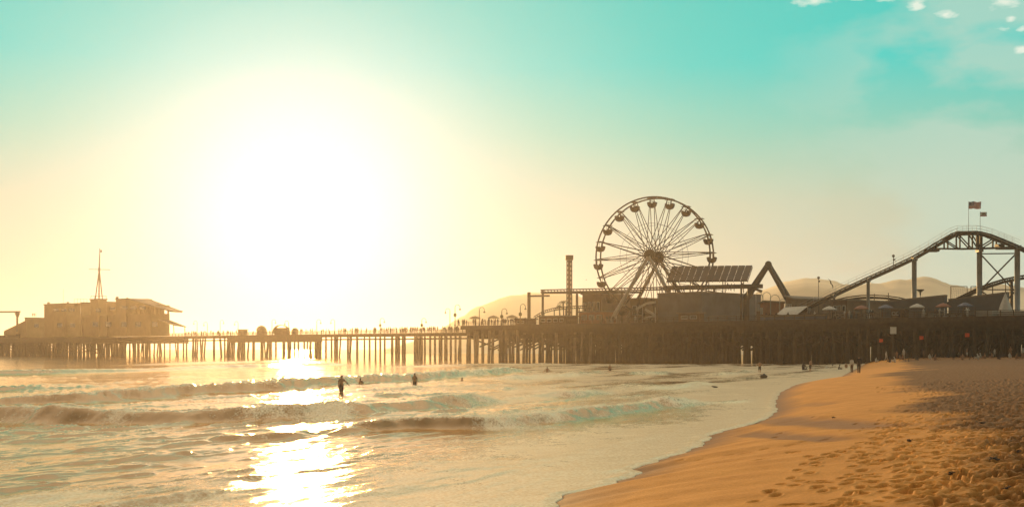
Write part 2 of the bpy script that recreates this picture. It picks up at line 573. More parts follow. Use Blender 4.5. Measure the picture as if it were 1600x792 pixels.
bp = nt.nodes.new('ShaderNodeBump'); bp.inputs['Strength'].default_value = 0.5; bp.inputs['Distance'].default_value = 0.02
L(n2.outputs[0], bp.inputs['Height']); L(bp.outputs[0], b.inputs['Normal'])
sand = grid_mesh('beach_sand', Xs, Ys, Zs, ms, {'wet_and_grooves': wet_and_grooves, 'churn_shade': rough_zone})
tag(sand, 'orange beach sand, smooth by the water and trodden with footprints on the right', 'beach', kind='structure')

# ---- sea
rows = np.concatenate([np.linspace(-60, 9, 24), 1 / np.linspace(1 / 9.5, 1 / 19, 60), 1 / np.linspace(1 / 19.1, 1 / 150, 520),
                       1 / np.linspace(1 / 151, 1 / 3300, 130)])
NCW = 980
u = np.linspace(0, 1, NCW)
sx = shore_x(rows)
reach = np.abs(rows) * 0.46 + 5
Xw = np.concatenate([sx[:, None] - (sx + reach)[:, None].clip(8) * u[None, :],
                     (sx - (sx + reach).clip(8))[:, None] - (np.geomspace(1, 40, 26)[None, :] / 40) * (60 + np.abs(rows)[:, None] * 0.9)], 1)
Yw = rows[:, None] * np.ones((1, Xw.shape[1]))
D = -shore_d(Xw, Yw)                       # metres offshore
D = np.maximum(D, 0)
dY = np.abs(np.gradient(rows))[:, None]
Zw = np.zeros_like(Xw)
foam = np.zeros_like(Xw)
# wind chop and low swell, fanned round the direction that runs to the shore
for k in range(46):
    lam = 0.55 * (26 / 0.55) ** (k / 45)
    ang = -0.42 + random.gauss(0, 0.55)
    kx, ky = math.cos(ang) * 2 * math.pi / lam, math.sin(ang) * 2 * math.pi / lam
    amp = 0.0020 * lam ** 0.46
    vis = np.clip((lam / np.maximum(abs(ky) * lam / 6.28 * dY, 1e-4) - 2.2) / 2.5, 0, 1)
    ph = random.uniform(0, 6.28)
    w = kx * Xw + ky * Yw + ph + 1.3 * fbm(Xw / (lam * 5), Yw / (lam * 5), 50 + k, 2)
    s = np.sin(w)
    Zw += amp * vis * (s + 0.35 * np.cos(2 * w))
al, ac = Xw * 0.42 + Yw * 0.91, Xw * 0.91 - Yw * 0.42       # along and across the crests
near = np.clip((190 - Yw) / 90, 0, 1)
for sc_, hh_, sd_ in ((1.0, 0.085, 501), (2.1, 0.15, 511), (0.5, 0.045, 521), (4.0, 0.13, 531)):
    rdg = np.clip(fbm(al / (3.4 * sc_) + 0.3 * fbm(ac / sc_, al / sc_, sd_ + 5, 2), ac / (0.85 * sc_), sd_, 3) - 0.16, 0, 1)
    Zw += hh_ * 2.0 * rdg * near
shoal = np.clip(D / 14, 0, 1)
Zw *= (0.25 + 0.75 * shoal) * (0.55 + 0.9 * np.clip(fbm(Xw * 0.07, Yw * 0.05, 91, 3) + .5, 0, 1))


# breaking and rolling waves: polyline of (px, py) at the foot, crest height, front width, back width, foam
def W(pxs):
    o = []
    for px, py in pxs:
        d = H * F / (py - HY)
        o.append(((px - 800) / F * d, d))
    return o


WAVES = [
    (W([(-260, 640), (-120, 637), (0, 631), (110, 630), (230, 622), (330, 615), (420, 610), (540, 600), (680, 592), (780, 583), (840, 579)]), 0.78, 1.0, 3.6, 1.0, 1),
    (W([(-200, 655), (0, 657), (110, 660), (250, 661), (400, 656), (540, 649), (640, 641), (720, 632), (800, 625)]), 0.64, 1.1, 3.0, 0.22, 2),
    (W([(480, 683), (560, 676), (640, 671), (760, 670), (850, 662), (950, 649), (1040, 638), (1095, 631)]), 0.50, 0.7, 2.2, 1.15, 3),
    (W([(-200, 590), (0, 585), (70, 584), (150, 582), (245, 579), (330, 575), (460, 572), (560, 569)]), 0.55, 2.2, 6.0, 0.25, 4),
    (W([(860, 621), (900, 619), (950, 615)]), 0.30, 0.8, 2.0, 0.5, 5),
    (W([(1035, 610), (1070, 608), (1110, 602)]), 0.42, 0.9, 2.4, 1.0, 6),
    (W([(990, 586), (1030, 584), (1060, 580)]), 0.40, 1.2, 3.0, 1.0, 7),
    (W([(1120, 587), (1150, 584), (1175, 580)]), 0.35, 1.2, 3.0, 1.0, 8),
    (W([(1040, 641), (1080, 637), (1110, 632)]), 0.20, 0.5, 1.4, 0.9, 9),
    (W([(1140, 634), (1160, 632), (1168, 627)]), 0.22, 0.5, 1.4, 0.9, 10),
    (W([(320, 692), (390, 690), (450, 686), (470, 680)]), 0.22, 0.5, 1.5, 0.2, 11),
    (W([(560, 622), (640, 619), (740, 615)]), 0.16, 0.6, 1.8, 0.05, 12),
    (W([(780, 594), (860, 589), (950, 582)]), 0.35, 1.4, 3.5, 0.5, 13),
    (W([(1080, 690), (1130, 680), (1160, 672)]), 0.06, 0.3, 0.8, 0.6, 14),
    (W([(180, 572), (300, 568), (420, 565), (520, 562)]), 0.40, 3.0, 7.0, 0.2, 15),
    (W([(640, 574), (760, 570), (900, 569)]), 0.35, 2.5, 5.0, 0.8, 16),
    (W([(-60, 612), (30, 609), (120, 605)]), 0.2, 1.0, 2.4, 0.1, 17),
]
for pts, hgt, wf, wb, fo, sd in WAVES:
    m_ = 12
    x0, x1 = min(p[0] for p in pts) - m_, max(p[0] for p in pts) + m_
    y0, y1 = min(p[1] for p in pts) - m_, max(p[1] for p in pts) + m_
    mk = (Xw > x0) & (Xw < x1) & (Yw > y0) & (Yw < y1)
    xs, ys = Xw[mk], Yw[mk]
    ds, s_, t_ = seg_dist(xs, ys, pts)
    sgn = ds * s_                                  # + on the shore side
    sgn = sgn + 0.28 * wf * fbm(xs * 0.6, ys * 0.6, 200 + sd, 3)
    env = np.clip(np.minimum(t_ / 0.14, (1 - t_) / 0.14), 0, 1)
    env = env * env * (3 - 2 * env) * (0.9 + 0.22 * fbm(t_ * 6, t_ * 0 + sd, 300 + sd, 2))
    front = np.exp(-(np.maximum(sgn, 0) / wf) ** 2.2)
    back = np.exp(-(np.maximum(-sgn, 0) / wb) ** 1.6)
    crest = np.where(sgn > 0, front, back)
    turb = fbm(xs * 2.3, ys * 2.3, 400 + sd, 4)
    Zw[mk] += hgt * env * crest * (1 + (0.32 * turb if fo > 0.4 else 0.06 * turb))
    fb = np.exp(-((sgn + 0.25 * wf) / (wf * (0.62 if fo > 0.6 else 0.3))) ** 2) * env
    foam[mk] = np.maximum(foam[mk], fo * fb * (0.75 + 0.6 * turb))
    lip = np.exp(-((sgn + 0.12 * wf) / (0.30 * wf)) ** 2) * env * np.clip(0.75 + 0.9 * turb, 0, 1.1)
    foam[mk] = np.maximum(foam[mk], lip * (1.1 if fo > .2 else .6))
    trail = np.exp(-((np.maximum(-sgn, 0) - 1.0) / (3.5 * wb)) ** 2) * (sgn < 0) * env * 0.45 * min(1, fo * 1.3)
    foam[mk] = np.maximum(foam[mk], trail)
shore_foam = np.clip(1.15 - D / (9 + 6 * fbm(Xw * 0.11, Yw * 0.07, 61, 3)), 0, 1)
far_foam = np.clip((Xw / Yw + 0.10) / 0.10, 0, 1) * np.clip((Yw - 48) / 30, 0, 1) * (Yw < 260) * 1.0
lace = 0.5 + 0.5 * fbm(Xw * 0.9, Yw * 0.55, 71, 4)
foam = np.maximum(foam, np.maximum(shore_foam * (0.34 + 1.0 * lace), far_foam * (0.02 + 1.0 * (0.5 + 0.62 * fbm(al * 0.07, ac * 0.33, 75, 4)))) + 0.10 * np.clip((150 - Yw) / 50, 0, 1))
streak = np.clip(fbm(Xw * 0.22 + 4, Yw * 0.12, 81, 4) - 0.06, 0, 1) * 1.5
foam = np.maximum(foam, streak * np.clip(1.1 - D / 60, 0.35, 0.85))
edge = np.exp(-(D / 0.35) ** 2)
foam = np.clip(np.maximum(foam, edge * 1.2), 0, 1.2)
run = np.exp(-D / 5.0)
Zw = Zw * (1 - np.exp(-D / 3.5)) + 0.245 * run + 0.035 * np.exp(-((D - 0.30) / 0.22) ** 2) * (0.6 + 0.8 * lace)
Zw = np.where(D <= 0, 0.21, np.maximum(Zw, sand_base(-D) + 0.012 + 0.02 * np.clip(D, 0, 1)))

mw = bpy.data.materials.new('sea_water')
mw.use_nodes = True
nt = mw.node_tree
b = nt.nodes['Principled BSDF']
L = nt.links.new
t = nt.nodes.new('ShaderNodeTexCoord')
af = nt.nodes.new('ShaderNodeAttribute'); af.attribute_name = 'foam'
mpw = nt.nodes.new('ShaderNodeMapping'); mpw.inputs['Rotation'].default_value = (0, 0, R(25)); mpw.inputs['Scale'].default_value = (1.6, 0.8, 1)
L(t.outputs['Object'], mpw.inputs[0])
na = nt.nodes.new('ShaderNodeTexNoise'); na.inputs['Scale'].default_value = 2.4; na.inputs['Detail'].default_value = 7; na.inputs['Roughness'].default_value = 0.62
L(mpw.outputs[0], na.inputs['Vector'])
vo = nt.nodes.new('ShaderNodeTexNoise'); vo.inputs['Scale'].default_value = 9.0; vo.inputs['Detail'].default_value = 5
L(mpw.outputs[0], vo.inputs['Vector'])


def nmath(op, a, c, clamp=False):
    n = nt.nodes.new('ShaderNodeMath'); n.operation = op; n.use_clamp = clamp
    for i, v in enumerate((a, c)):
        if isinstance(v, (int, float)):
            n.inputs[i].default_value = v
        else:
            L(v, n.inputs[i])
    return n.outputs[0]


lacy = nmath('ADD', nmath('MULTIPLY', na.outputs[0], 0.9), nmath('MULTIPLY', vo.outputs[0], 0.6))
fm = nmath('MULTIPLY', nmath('ADD', nmath('ADD', af.outputs['Fac'], lacy), -1.02), 3.2, True)
cm = nt.nodes.new('ShaderNodeMix'); cm.data_type = 'RGBA'
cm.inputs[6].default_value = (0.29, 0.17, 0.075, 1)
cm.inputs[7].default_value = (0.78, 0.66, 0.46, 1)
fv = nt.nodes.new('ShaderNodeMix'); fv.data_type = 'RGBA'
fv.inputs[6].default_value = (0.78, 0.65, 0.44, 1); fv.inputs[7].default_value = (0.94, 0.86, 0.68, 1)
fr_ = nt.nodes.new('ShaderNodeMapRange'); fr_.inputs[1].default_value = 0.38; fr_.inputs[2].default_value = 0.62
L(vo.outputs[0], fr_.inputs[0]); L(fr_.outputs[0], fv.inputs[0]); L(fv.outputs[2], cm.inputs[7])
L(fm, cm.inputs[0]); L(cm.outputs[2], b.inputs['Base Color'])
rm = nt.nodes.new('ShaderNodeMapRange'); rm.inputs[3].default_value = 0.09; rm.inputs[4].default_value = 0.55
L(fm, rm.inputs[0]); L(rm.outputs[0], b.inputs['Roughness'])
b.inputs['IOR'].default_value = 1.33
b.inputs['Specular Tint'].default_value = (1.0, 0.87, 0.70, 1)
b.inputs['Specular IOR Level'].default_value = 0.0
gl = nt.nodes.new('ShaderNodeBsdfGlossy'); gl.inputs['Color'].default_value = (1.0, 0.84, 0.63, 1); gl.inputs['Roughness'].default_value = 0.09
fre = nt.nodes.new('ShaderNodeFresnel'); fre.inputs['IOR'].default_value = 1.45
mxs = nt.nodes.new('ShaderNodeMixShader')
L(nmath('MULTIPLY', fre.outputs[0], nmath('SUBTRACT', 1.0, nmath('MULTIPLY', fm, 0.6))), mxs.inputs[0])
L(b.outputs[0], mxs.inputs[1]); L(gl.outputs[0], mxs.inputs[2])
L(mxs.outputs[0], nt.nodes['Material Output'].inputs['Surface'])
hgt = nmath('ADD', na.outputs[0], nmath('MULTIPLY', fm, 0.35))
hgt = nmath('ADD', hgt, nmath('MULTIPLY', vo.outputs[0], 0.35))
bp = nt.nodes.new('ShaderNodeBump'); bp.inputs['Strength'].default_value = 0.16; bp.inputs['Distance'].default_value = 0.07
L(hgt, bp.inputs['Height']); L(bp.outputs[0], b.inputs['Normal']); L(bp.outputs[0], gl.inputs['Normal']); L(bp.outputs[0], fre.inputs['Normal'])
sea = grid_mesh('sea', Xw, Yw, Zw, mw, {'foam': foam})
tag(sea, 'golden foamy sea with low breaking waves', 'sea', kind='structure')

# ---- mountains far along the coast (one closed relief each)
def mountain(name, prof, depth, label, hill):
    xs = np.linspace(prof[0][0], prof[-1][0], 140)
    hy = np.interp(xs, [p[0] for p in prof], [p[1] for p in prof])
    top = (HY - hy) / F * depth + H
    top = top + 1.7 * fbm(xs * 0.05, xs * 0 + depth, 7, 4) * np.clip(top / 30, 0, 1)
    Xc = (xs - 800) / F * depth
    rws = np.linspace(0, 1, 30)
    hprof = np.sin(np.clip(rws, 0, 1) * math.pi) ** 0.8
    Yg = depth - 280 + 560 * rws[:, None] + 0 * Xc[None, :]
    Xg = Xc[None, :] * (Yg / depth)
    Zg = -1 + (top[None, :] + 1) * hprof[:, None] * (1 - 0.25 * np.abs(fbm(Xg * 0.02, Yg * 0.02, 8, 4)) * (1 - hprof[:, None]))
    o = grid_mesh(name, Xg, Yg, Zg, M[hill], {})
    tag(o, label, 'mountain', kind='structure')


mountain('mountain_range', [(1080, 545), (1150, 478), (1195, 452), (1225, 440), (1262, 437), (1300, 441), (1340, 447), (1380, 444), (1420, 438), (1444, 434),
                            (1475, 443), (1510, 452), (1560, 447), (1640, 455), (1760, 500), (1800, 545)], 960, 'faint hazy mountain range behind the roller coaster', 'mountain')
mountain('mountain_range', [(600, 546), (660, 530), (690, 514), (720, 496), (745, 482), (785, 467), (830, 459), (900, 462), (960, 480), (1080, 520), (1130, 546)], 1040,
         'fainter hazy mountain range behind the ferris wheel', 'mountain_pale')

# ---- haze
hz = MB()
hz.box(-3900, 3900, -300, 3700, -8, 64)
mh = bpy.data.materials.new('haze')
mh.use_nodes = True
nt = mh.node_tree
for n in list(nt.nodes):
    nt.nodes.remove(n)
pv = nt.nodes.new('ShaderNodeVolumePrincipled')
pv.inputs['Color'].default_value = (1.0, 0.89, 0.80, 1)
pv.inputs['Density'].default_value = HAZE_DENSITY
pv.inputs['Anisotropy'].default_value = HAZE_G
ho = nt.nodes.new('ShaderNodeOutputMaterial')
nt.links.new(pv.outputs[0], ho.inputs['Volume'])
tag(hz.build('haze', mh), 'warm evening haze over sea and beach', 'haze', kind='stuff')

# ------------------------------------------------------------------ the pier's own axes: a runs ashore along the front edge, b goes back from it
F0 = Vector((-13.0, 333.0)); U = Vector((0.70, -0.714)); N = Vector((0.714, 0.70))


def a_of(x, b):
    k = (x - 800) / F
    return (k * (F0.y + N.y * b) - F0.x - N.x * b) / (U.x - k * U.y)


def ab(a, b, z):
    p = F0 + U * a + N * b
    return Vector((p.x, p.y, z))


def zpx(x, y, b):
    p = ab(a_of(x, b), b, 0)
    return H + (HY - y) / F * p.y


def pt(x, y, b):
    return ab(a_of(x, b), b, zpx(x, y, b))


def abox(mb, a0, a1, b0, b1, z0, z1, mi=0):
    q = [(a0, b0), (a1, b0), (a1, b1), (a0, b1)]
    mb.hexa([ab(p[0], p[1], z0) for p in q] + [ab(p[0], p[1], z1) for p in q], mi)


def span(x0, x1, b0, b1):
    return a_of(x0, b0), a_of(x1, b1)


WALK, PLAT = 7.9, 9.0
WB0, WB1 = 27.0, 38.0
pier = thing('pier', 'long timber pier on many dark piles crossing the whole view', 'pier', tuple(ab(0, 30, 0)))
m = MB(); abox(m, -420, 1.0, WB0, WB1, WALK - 0.35, WALK); m.build('deck', M['plank'], pier)
m = MB(); abox(m, 0, 330, 0.0, 66, PLAT - 0.4, PLAT); m.build('deck', M['plank'], pier)
m = MB(); abox(m, -420, -236, 14, 60, WALK - 0.45, WALK - 0.02); m.build('deck', M['plank'], pier)
m = MB()
for bb in (WB0 + .3, WB0 + 3.5, WB1 - 3.5, WB1 - .3):
    abox(m, -420, 1, bb - .2, bb + .2, WALK - 0.95, WALK - 0.36)
m.build('stringer', M['timber'], pier)
m = MB()
for bb in (WB0 + .4, WB1 - .4):
    abox(m, -420, 0, bb - .12, bb + .12, WALK - 1.95, WALK - 1.6)
m.build('lower_beam', M['timber'], pier)
m = MB()                                   # utility skirt under the middle of the walkway
abox(m, a_of(352, 26), a_of(500, 26), WB0 - .3, WB0 - .05, WALK - 2.6, WALK - .05); m.build('skirt', M['timber'], pier)
m = MB()
abox(m, -0.3, 330, -0.3, -0.05, PLAT - 0.9, PLAT + 0.05); abox(m, -.3, -.05, 0, 66, PLAT - 0.9, PLAT + .05)
m.build('fascia', M['timber'], pier)
m = MB()
for bb in np.arange(1.5, 66, 4.3):
    abox(m, 0, 330, bb - .25, bb + .25, PLAT - 2.4, PLAT - .42)
m.build('stringer', M['timber'], pier)
m = MB()                                   # caps and bracing under the wide deck
for aa in np.arange(2, 330, 3.4):
    abox(m, aa - .2, aa + .2, 0.3, 66, PLAT - 3.3, PLAT - 2.42)
    for bb in np.arange(1, 64, 8.0):
        z0, z1 = random.choice(((3.6, 5.9), (5.9, 3.6), (2.8, 5.6)))
        m.bar(ab(aa + .3, bb, z0), ab(aa + .3, bb + 8, z1), 0.3)
    if random.random() < .8:
        m.bar(ab(aa, random.uniform(0, 60), 5.3), ab(aa + 3.4, random.uniform(0, 60), 5.0), .35, .7)
m.build('cross_brace', M['timber'], pier)
m = MB()
abox(m, a_of(0, 14) - 60, -236, 14, 14.3, WALK - 2.2, WALK)
for aa in np.arange(-420, -236, 4):
    abox(m, aa - .2, aa + .2, 14.4, 60, WALK - 2.6, WALK - .5)
    m.bar(ab(aa, 15, 5.2), ab(aa + 4, 19, 1.0), .35)
    if random.random() < .6:
        m.bar(ab(aa + 4, 24, 5.2), ab(aa, 26, 1.0), .35)
m.build('cross_brace', M['timber'], pier)


def railing(name, a0, a1, b, z, hgt=1.05, step=2.4, parent=None, material=None):
    m = MB()
    for aa in np.arange(a0, a1, step):
        m.bar(ab(aa, b, z), ab(aa, b, z + hgt), .11)
    for q in (hgt, hgt * .66, hgt * .33):
        m.bar(ab(a0, b, z + q), ab(a1, b, z + q), .09)
    return m.build(name, material or M['timber'], parent or pier)


railing('railing', -236, 0, WB0 + .1, WALK)
railing('railing', -236, 0, WB1 - .1, WALK)
railing('railing', 0, 120, 0.1, PLAT)
# piles: the ones that stand apart in the photograph first
pile_list = []
for v in (38, 65, 120, 145, 185, 210, 232, 308, 362, 403, 433, 478, 550, 578, 617, 660, 725, 785, 800, 855, 920, 930, 968, 1020, 1053, 1105, 1155,
          1205, 1235, 1297, 1347, 1392, 1492, 1575):
    pile_list.append((280 + v / 5.657, random.choice((WB0 + .5, WB0 + .6, WB0 + 3.5, WB1 - 3, WB1 - .6)), WALK - .9, random.choice((0, 0, 0, .12, -.12)) if not 1297 <= v else 0))
for v in (20, 105, 212, 265, 307, 412, 470, 505, 612, 675, 700, 748, 790, 832, 880, 892, 930, 972, 1012):
    pile_list.append((540 + v / 5.657, random.choice((WB0 + .5, WB0 + 3.5, WB1 - .6)), WALK - .9, 0))
for v in (1085, 1140, 1170, 1212, 1275, 1305, 1365, 1380, 1420, 1445, 1480, 1520):
    pile_list.append((540 + v / 5.657, 0.6, PLAT - 1.2, random.choice((0, .05, -.05))))
piles = []


def pile_pts(a, b, ztop, lean):
    return [ab(a + lean * 10, b, -2.2), ab(a, b, ztop)]


shown = []
for px, b, zt, lean in pile_list:
    r = .33 if b > 5 else .36
    if b > 5 and random.random() < .25:
        r = .42
    shown.append((pile_pts(a_of(px, b), b, zt, lean), r))
aa = -400
while aa < -238:
    for b in (15, 22, 30, 38, 46, 55):
        (shown if b == 15 and len(shown) < 88 else piles).append((pile_pts(aa + random.uniform(-1.2, 1.2), b, WALK - .5, random.choice((0, 0, 0, .18, -.18))), random.uniform(.24, .4)))
    aa += 3.4
k = 0
for aa in np.arange(16, 330, 2.9):
    for bb in np.arange(0.8, 66, 4.1):
        q = (pile_pts(aa + random.uniform(-.9, .9), bb + random.uniform(-.5, .5), PLAT - 2.0, random.choice((0, 0, .04, -.04))), random.uniform(.24, .36))
        if bb < 1 and len(shown) < 99:
            shown.append(q)
        else:
            piles.append(q)
rr4 = random.Random(21)
for i_ in range(46):
    px_ = rr4.uniform(284, 718)
    piles.append((pile_pts(a_of(px_, WB0 + 5), rr4.choice((WB0 + 3.4, WB0 + 6, WB1 - .6)), WALK - .9, rr4.choice((0, 0, .1, -.1))), rr4.uniform(.26, .4)))
for p, r in shown:
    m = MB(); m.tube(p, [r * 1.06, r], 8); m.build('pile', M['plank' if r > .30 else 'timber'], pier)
m = MB()
for p, r in piles:
    m.tube(p, [r * 1.06, r], 6)
tag(m.build('pile', M['timber'], pier), kind='stuff')


# ------------------------------------------------------------------ people
def skin_person(pose):
    """one continuous body grown from a jointed skeleton; facing -Y, feet at z=0"""
    g = lambda k, d: pose.get(k, d)
    lean = g('lean', 0)
    J, E, RD = [], [], []

    def j(p, r, par=None):
        J.append(Vector(p)); RD.append(r if isinstance(r, tuple) else (r, r))
        if par is not None:
            E.append((par, len(J) - 1))
        return len(J) - 1
    hz_ = g('hip', 0.93)
    pel = j((0, 0, hz_), (.155, .105))
    w_ = j((0, -.3 * lean * .4, hz_ + .17), (.135, .095), pel)
    ch = j((0, -.36 * lean, hz_ + .38), (.165, .11), w_)
    nk = j((0, -.55 * lean, hz_ + .56), .056, ch)
    hd0 = j((0, -.62 * lean - .01, hz_ + .63), (.075, .085), nk)
    hd1 = j((0, -.66 * lean - .012, hz_ + .72), (.082, .10), hd0)
    j((0, -.68 * lean, hz_ + .79), (.05, .06), hd1)
    j((0, -.66 * lean - .12, hz_ + .695), .016, hd1)          # nose
    for s in (-1, 1):
        arm = g('armL' if s < 0 else 'armR', 'down')
        shd = j((s * .175, -.40 * lean, hz_ + .47), .062, ch)
        sp = J[shd]
        if arm == 'down':
            pts = [(s * .055, .02, -.28), (s * .075, -.06, -.52), (s * .08, -.10, -.61), (s * .075, -.11, -.68)]
        elif arm == 'fwd':
            pts = [(s * .05, -.12, -.25), (s * .02, -.36, -.20), (s * .01, -.45, -.17), (0, -.52, -.16)]
        elif arm == 'out':
            pts = [(s * .20, -.02, -.20), (s * .36, -.10, -.38), (s * .42, -.12, -.45), (s * .46, -.13, -.51)]
        elif arm == 'hip':
            pts = [(s * .17, .06, -.25), (s * .03, -.06, -.42), (-s * .01, -.09, -.44), (-s * .04, -.10, -.45)]
        elif arm == 'up':
            pts = [(s * .10, -.06, .24), (s * .04, -.10, .46), (s * .03, -.10, .55), (s * .02, -.10, .62)]
        el = j(sp + Vector(pts[0]), .045, shd)
        wr = j(sp + Vector(pts[1]), .030, el)
        hn = j(sp + Vector(pts[2]), (.038, .024), wr)
        j(sp + Vector(pts[3]), (.022, .014), hn)
        st = g('stepL' if s < 0 else 'stepR', 0.0)
        if g('sit', False):
            hp = j((s * .10, -.02, hz_ - .02), .088, pel)
            kn = j((s * .14, -.42, hz_ + .16), .06, hp)
            an = j((s * .13, -.66, .07), .042, kn)
            j((s * .13, -.80, .04), .035, an)
        else:
            hp = j((s * .095, 0, hz_ - .06), .092, pel)
            kn = j((s * .10, -st * .45 - .03, hz_ * .52), .062, hp)
            an = j((s * .10, -st * .9 + .03, .09 + (0.06 if st < -.15 else 0)), .042, kn)
            j((s * .11, -st * .9 - .12, .04), .036, an)
    me = bpy.data.meshes.new('body_cage')
    me.from_pydata(J, E, [])
    o = bpy.data.objects.new('body_cage', me)
    col.objects.link(o)
    md_ = o.modifiers.new('s', 'SKIN')
    md_.use_smooth_shade = True
    for i, r in enumerate(RD):
        me.skin_vertices[0].data[i].radius = r
    me.skin_vertices[0].data[0].use_root = True
    sd_ = o.modifiers.new('d', 'SUBSURF')
    sd_.levels = sd_.render_levels = 1
    dg = bpy.context.evaluated_depsgraph_get()
    res_ = bpy.data.meshes.new_from_object(o.evaluated_get(dg))
    bpy.data.objects.remove(o)
    res_.name = 'person'
    res_.materials.clear()
    return res_


POSES = {
    'stand': dict(), 'hips': dict(armL='hip', armR='hip'), 'walk': dict(stepL=.28, stepR=-.28), 'reach': dict(armR='fwd', armL='down', lean=.12),
    'rail': dict(armL='fwd', armR='fwd', lean=.35), 'arms': dict(armL='out', armR='out', stepL=.1, stepR=-.1),
    'sit': dict(sit=True, hip=.12, armL='fwd', armR='fwd', lean=.25), 'point': dict(armR='out', stepL=.18, stepR=-.1, lean=.1),
}
BODY = {k: skin_person(v) for k, v in POSES.items()}
BODY_MAT = {}


def body_mesh(pose, mname):
    if (pose, mname) not in BODY_MAT:
        me = BODY[pose].copy()
        me.materials.append(M[mname])
        BODY_MAT[(pose, mname)] = me
    return BODY_MAT[(pose, mname)]


def shell(me, z0, z1, off, name, m, parent, ymin=None, xmax=9, head=None):
    """clothing or hair: the body's own surface between two heights, pushed outwards, closed with a thickness"""
    bm = bmesh.new()
    bm.from_mesh(me)
    bm.normal_update()
    kill = [f for f in bm.faces if not (z0 <= f.calc_center_median().z <= z1 and abs(f.calc_center_median().x) <= xmax
                                       and (ymin is None or f.calc_center_median().y >= ymin))]
    if head:
        kill = [f for f in bm.faces if not (f.calc_center_median().z > head or (f.calc_center_median().z > z0 and abs(f.calc_center_median().x) < xmax
                                            and f.calc_center_median().y > sum(v.co.y for v in bm.verts if v.co.z > head) / max(1, len([v for v in bm.verts if v.co.z > head])) - .01))]
    bmesh.ops.delete(bm, geom=kill, context='FACES')
    nn = {v: v.normal.copy() for v in bm.verts}
    for v in bm.verts:
        v.co += nn[v] * off
    out = bpy.data.meshes.new(name)
    bm.to_mesh(out)
    bm.free()
    out.materials.clear()
    out.materials.append(m)
    for p in out.polygons:
        p.use_smooth = True
    o = bpy.data.objects.new(name, out)
    col.objects.link(o)
    o.parent = parent
    return o


def person(pose, loc, yaw, label, mname='dark_cloth', scale=1.0, group=None, parts=None):
    o = bpy.data.objects.new('person', body_mesh(pose, mname))
    col.objects.link(o)
    o.location = loc
    o.rotation_euler = (0, 0, yaw)
    o.scale = (scale,) * 3
    tag(o, label, 'person', group)
    me = BODY[pose]
    hip = POSES[pose].get('hip', .93)
    if parts:
        if 'hair' in parts:
            shell(me, hip + .64, 9, .014, 'hair', M['hair'], o, xmax=.12, head=hip + .735)
        if 'shorts' in parts:
            shell(me, hip * .58, hip + .10, .018, 'shorts', M[parts['shorts']], o, xmax=.19)
        if 'shirt' in parts:
            shell(me, hip + .02, hip + .53, .016, 'shirt', M[parts['shirt']], o)
        if 'trousers' in parts:
            shell(me, .07, hip + .04, .016, 'trousers', M[parts['trousers']], o, xmax=.215)
    return o


# bathers in the water and walkers on the sand (photo row of the waterline at their legs, how deep they stand)
def wade(px, py, pose, yaw, label, depth_in, h=1.72, mname='skin', parts=None):
    d = H * F / (py - HY)
    return person(pose, ((px - 800) / F * d, d, -depth_in * 1.0), yaw, label, mname, h / 1.75, None, parts)


wade(533, 614, 'point', R(35), 'person wading knee deep in the glare, one arm held out low', .42, 1.75, parts={'hair': 1, 'shorts': 'dark_cloth'})
wade(563, 600, 'hips', R(180), 'person in water to the waist just right of the wading figure', 1.12, 1.72, parts={'hair': 1, 'shorts': 'dark_cloth'})
wade(648, 602, 'stand', R(200), 'person standing thigh deep with back turned between two waves', .62, 1.72, parts={'hair': 1, 'shorts': 'dark_cloth'})
wade(722, 594, 'stand', R(180), 'swimmer with only head and shoulders above water', 1.38, 1.72, parts={'hair': 1})
wade(807, 581, 'stand', R(160), 'swimmer with only the head out beside the foaming breaker', 1.30, 1.72, parts={'hair': 1})
wade(855, 582, 'arms', R(180), 'bather in water to the waist in front of the pier piles', .95, 1.75, parts={'hair': 1, 'shorts': 'dark_cloth'})
wade(953, 579, 'stand', R(170), 'bather standing in surf before the dark pier below the ferris wheel', .75, 1.7, parts={'hair': 1, 'shorts': 'dark_cloth'})


def on_sand(px, py, z_guess=None):
    if py < 564:
        d = (H - 1.62) * F / (py - HY)
        x, y = (px - 800) / F * d, d
    else:
        x, y = sand_hit(px, py)
    return x, y, float(sand_base(shore_d(np.array(x), np.array(y))))


def water_at(px, py, z=.12):
    d = (H - z) * F / (py - HY)
    return ((px - 800) / F * d, d, z - .25)


x, y, z = water_at(1187, 581)
person('arms', (x, y, z), R(170), 'slim child standing ankle deep in foam next to a dark rock', 'skin', .98, None, {'hair': 1, 'shorts': 'dark_cloth'})
x, y, z = water_at(1255, 577)
person('sit', (x, y, z), R(140), 'dark figure crouching in shallow foam beside a standing child', 'dark_cloth', 1.45, None, {'hair': 1})
x, y, z = water_at(1266, 579)
person('reach', (x, y, z), R(120), 'standing child in shallow foam beside the crouching figure', 'skin', 1.05, None, {'hair': 1, 'shorts': 'dark_cloth'})
x, y, z = on_sand(1342, 577)
y = min(y, 132); x = (1342 - 800) / F * y
z = float(sand_base(shore_d(np.array(x), np.array(y))))
person('walk', (x, y, z), R(170), 'person in dark clothes walking away along the edge of the surf', 'skin', 1.05, None, {'hair': 1, 'shirt': 'dark_cloth', 'trousers': 'dark_cloth'})
x, y = (1331 - 800) / F * 150, 150
person('stand', (x, y, float(sand_base(shore_d(np.array(x), np.array(y))))), R(200), 'person in a white shirt beyond the dark walker by the surf', 'skin', 1.0, None,
       {'hair': 1, 'shirt': 'pale_cloth', 'trousers': 'brown_cloth'})
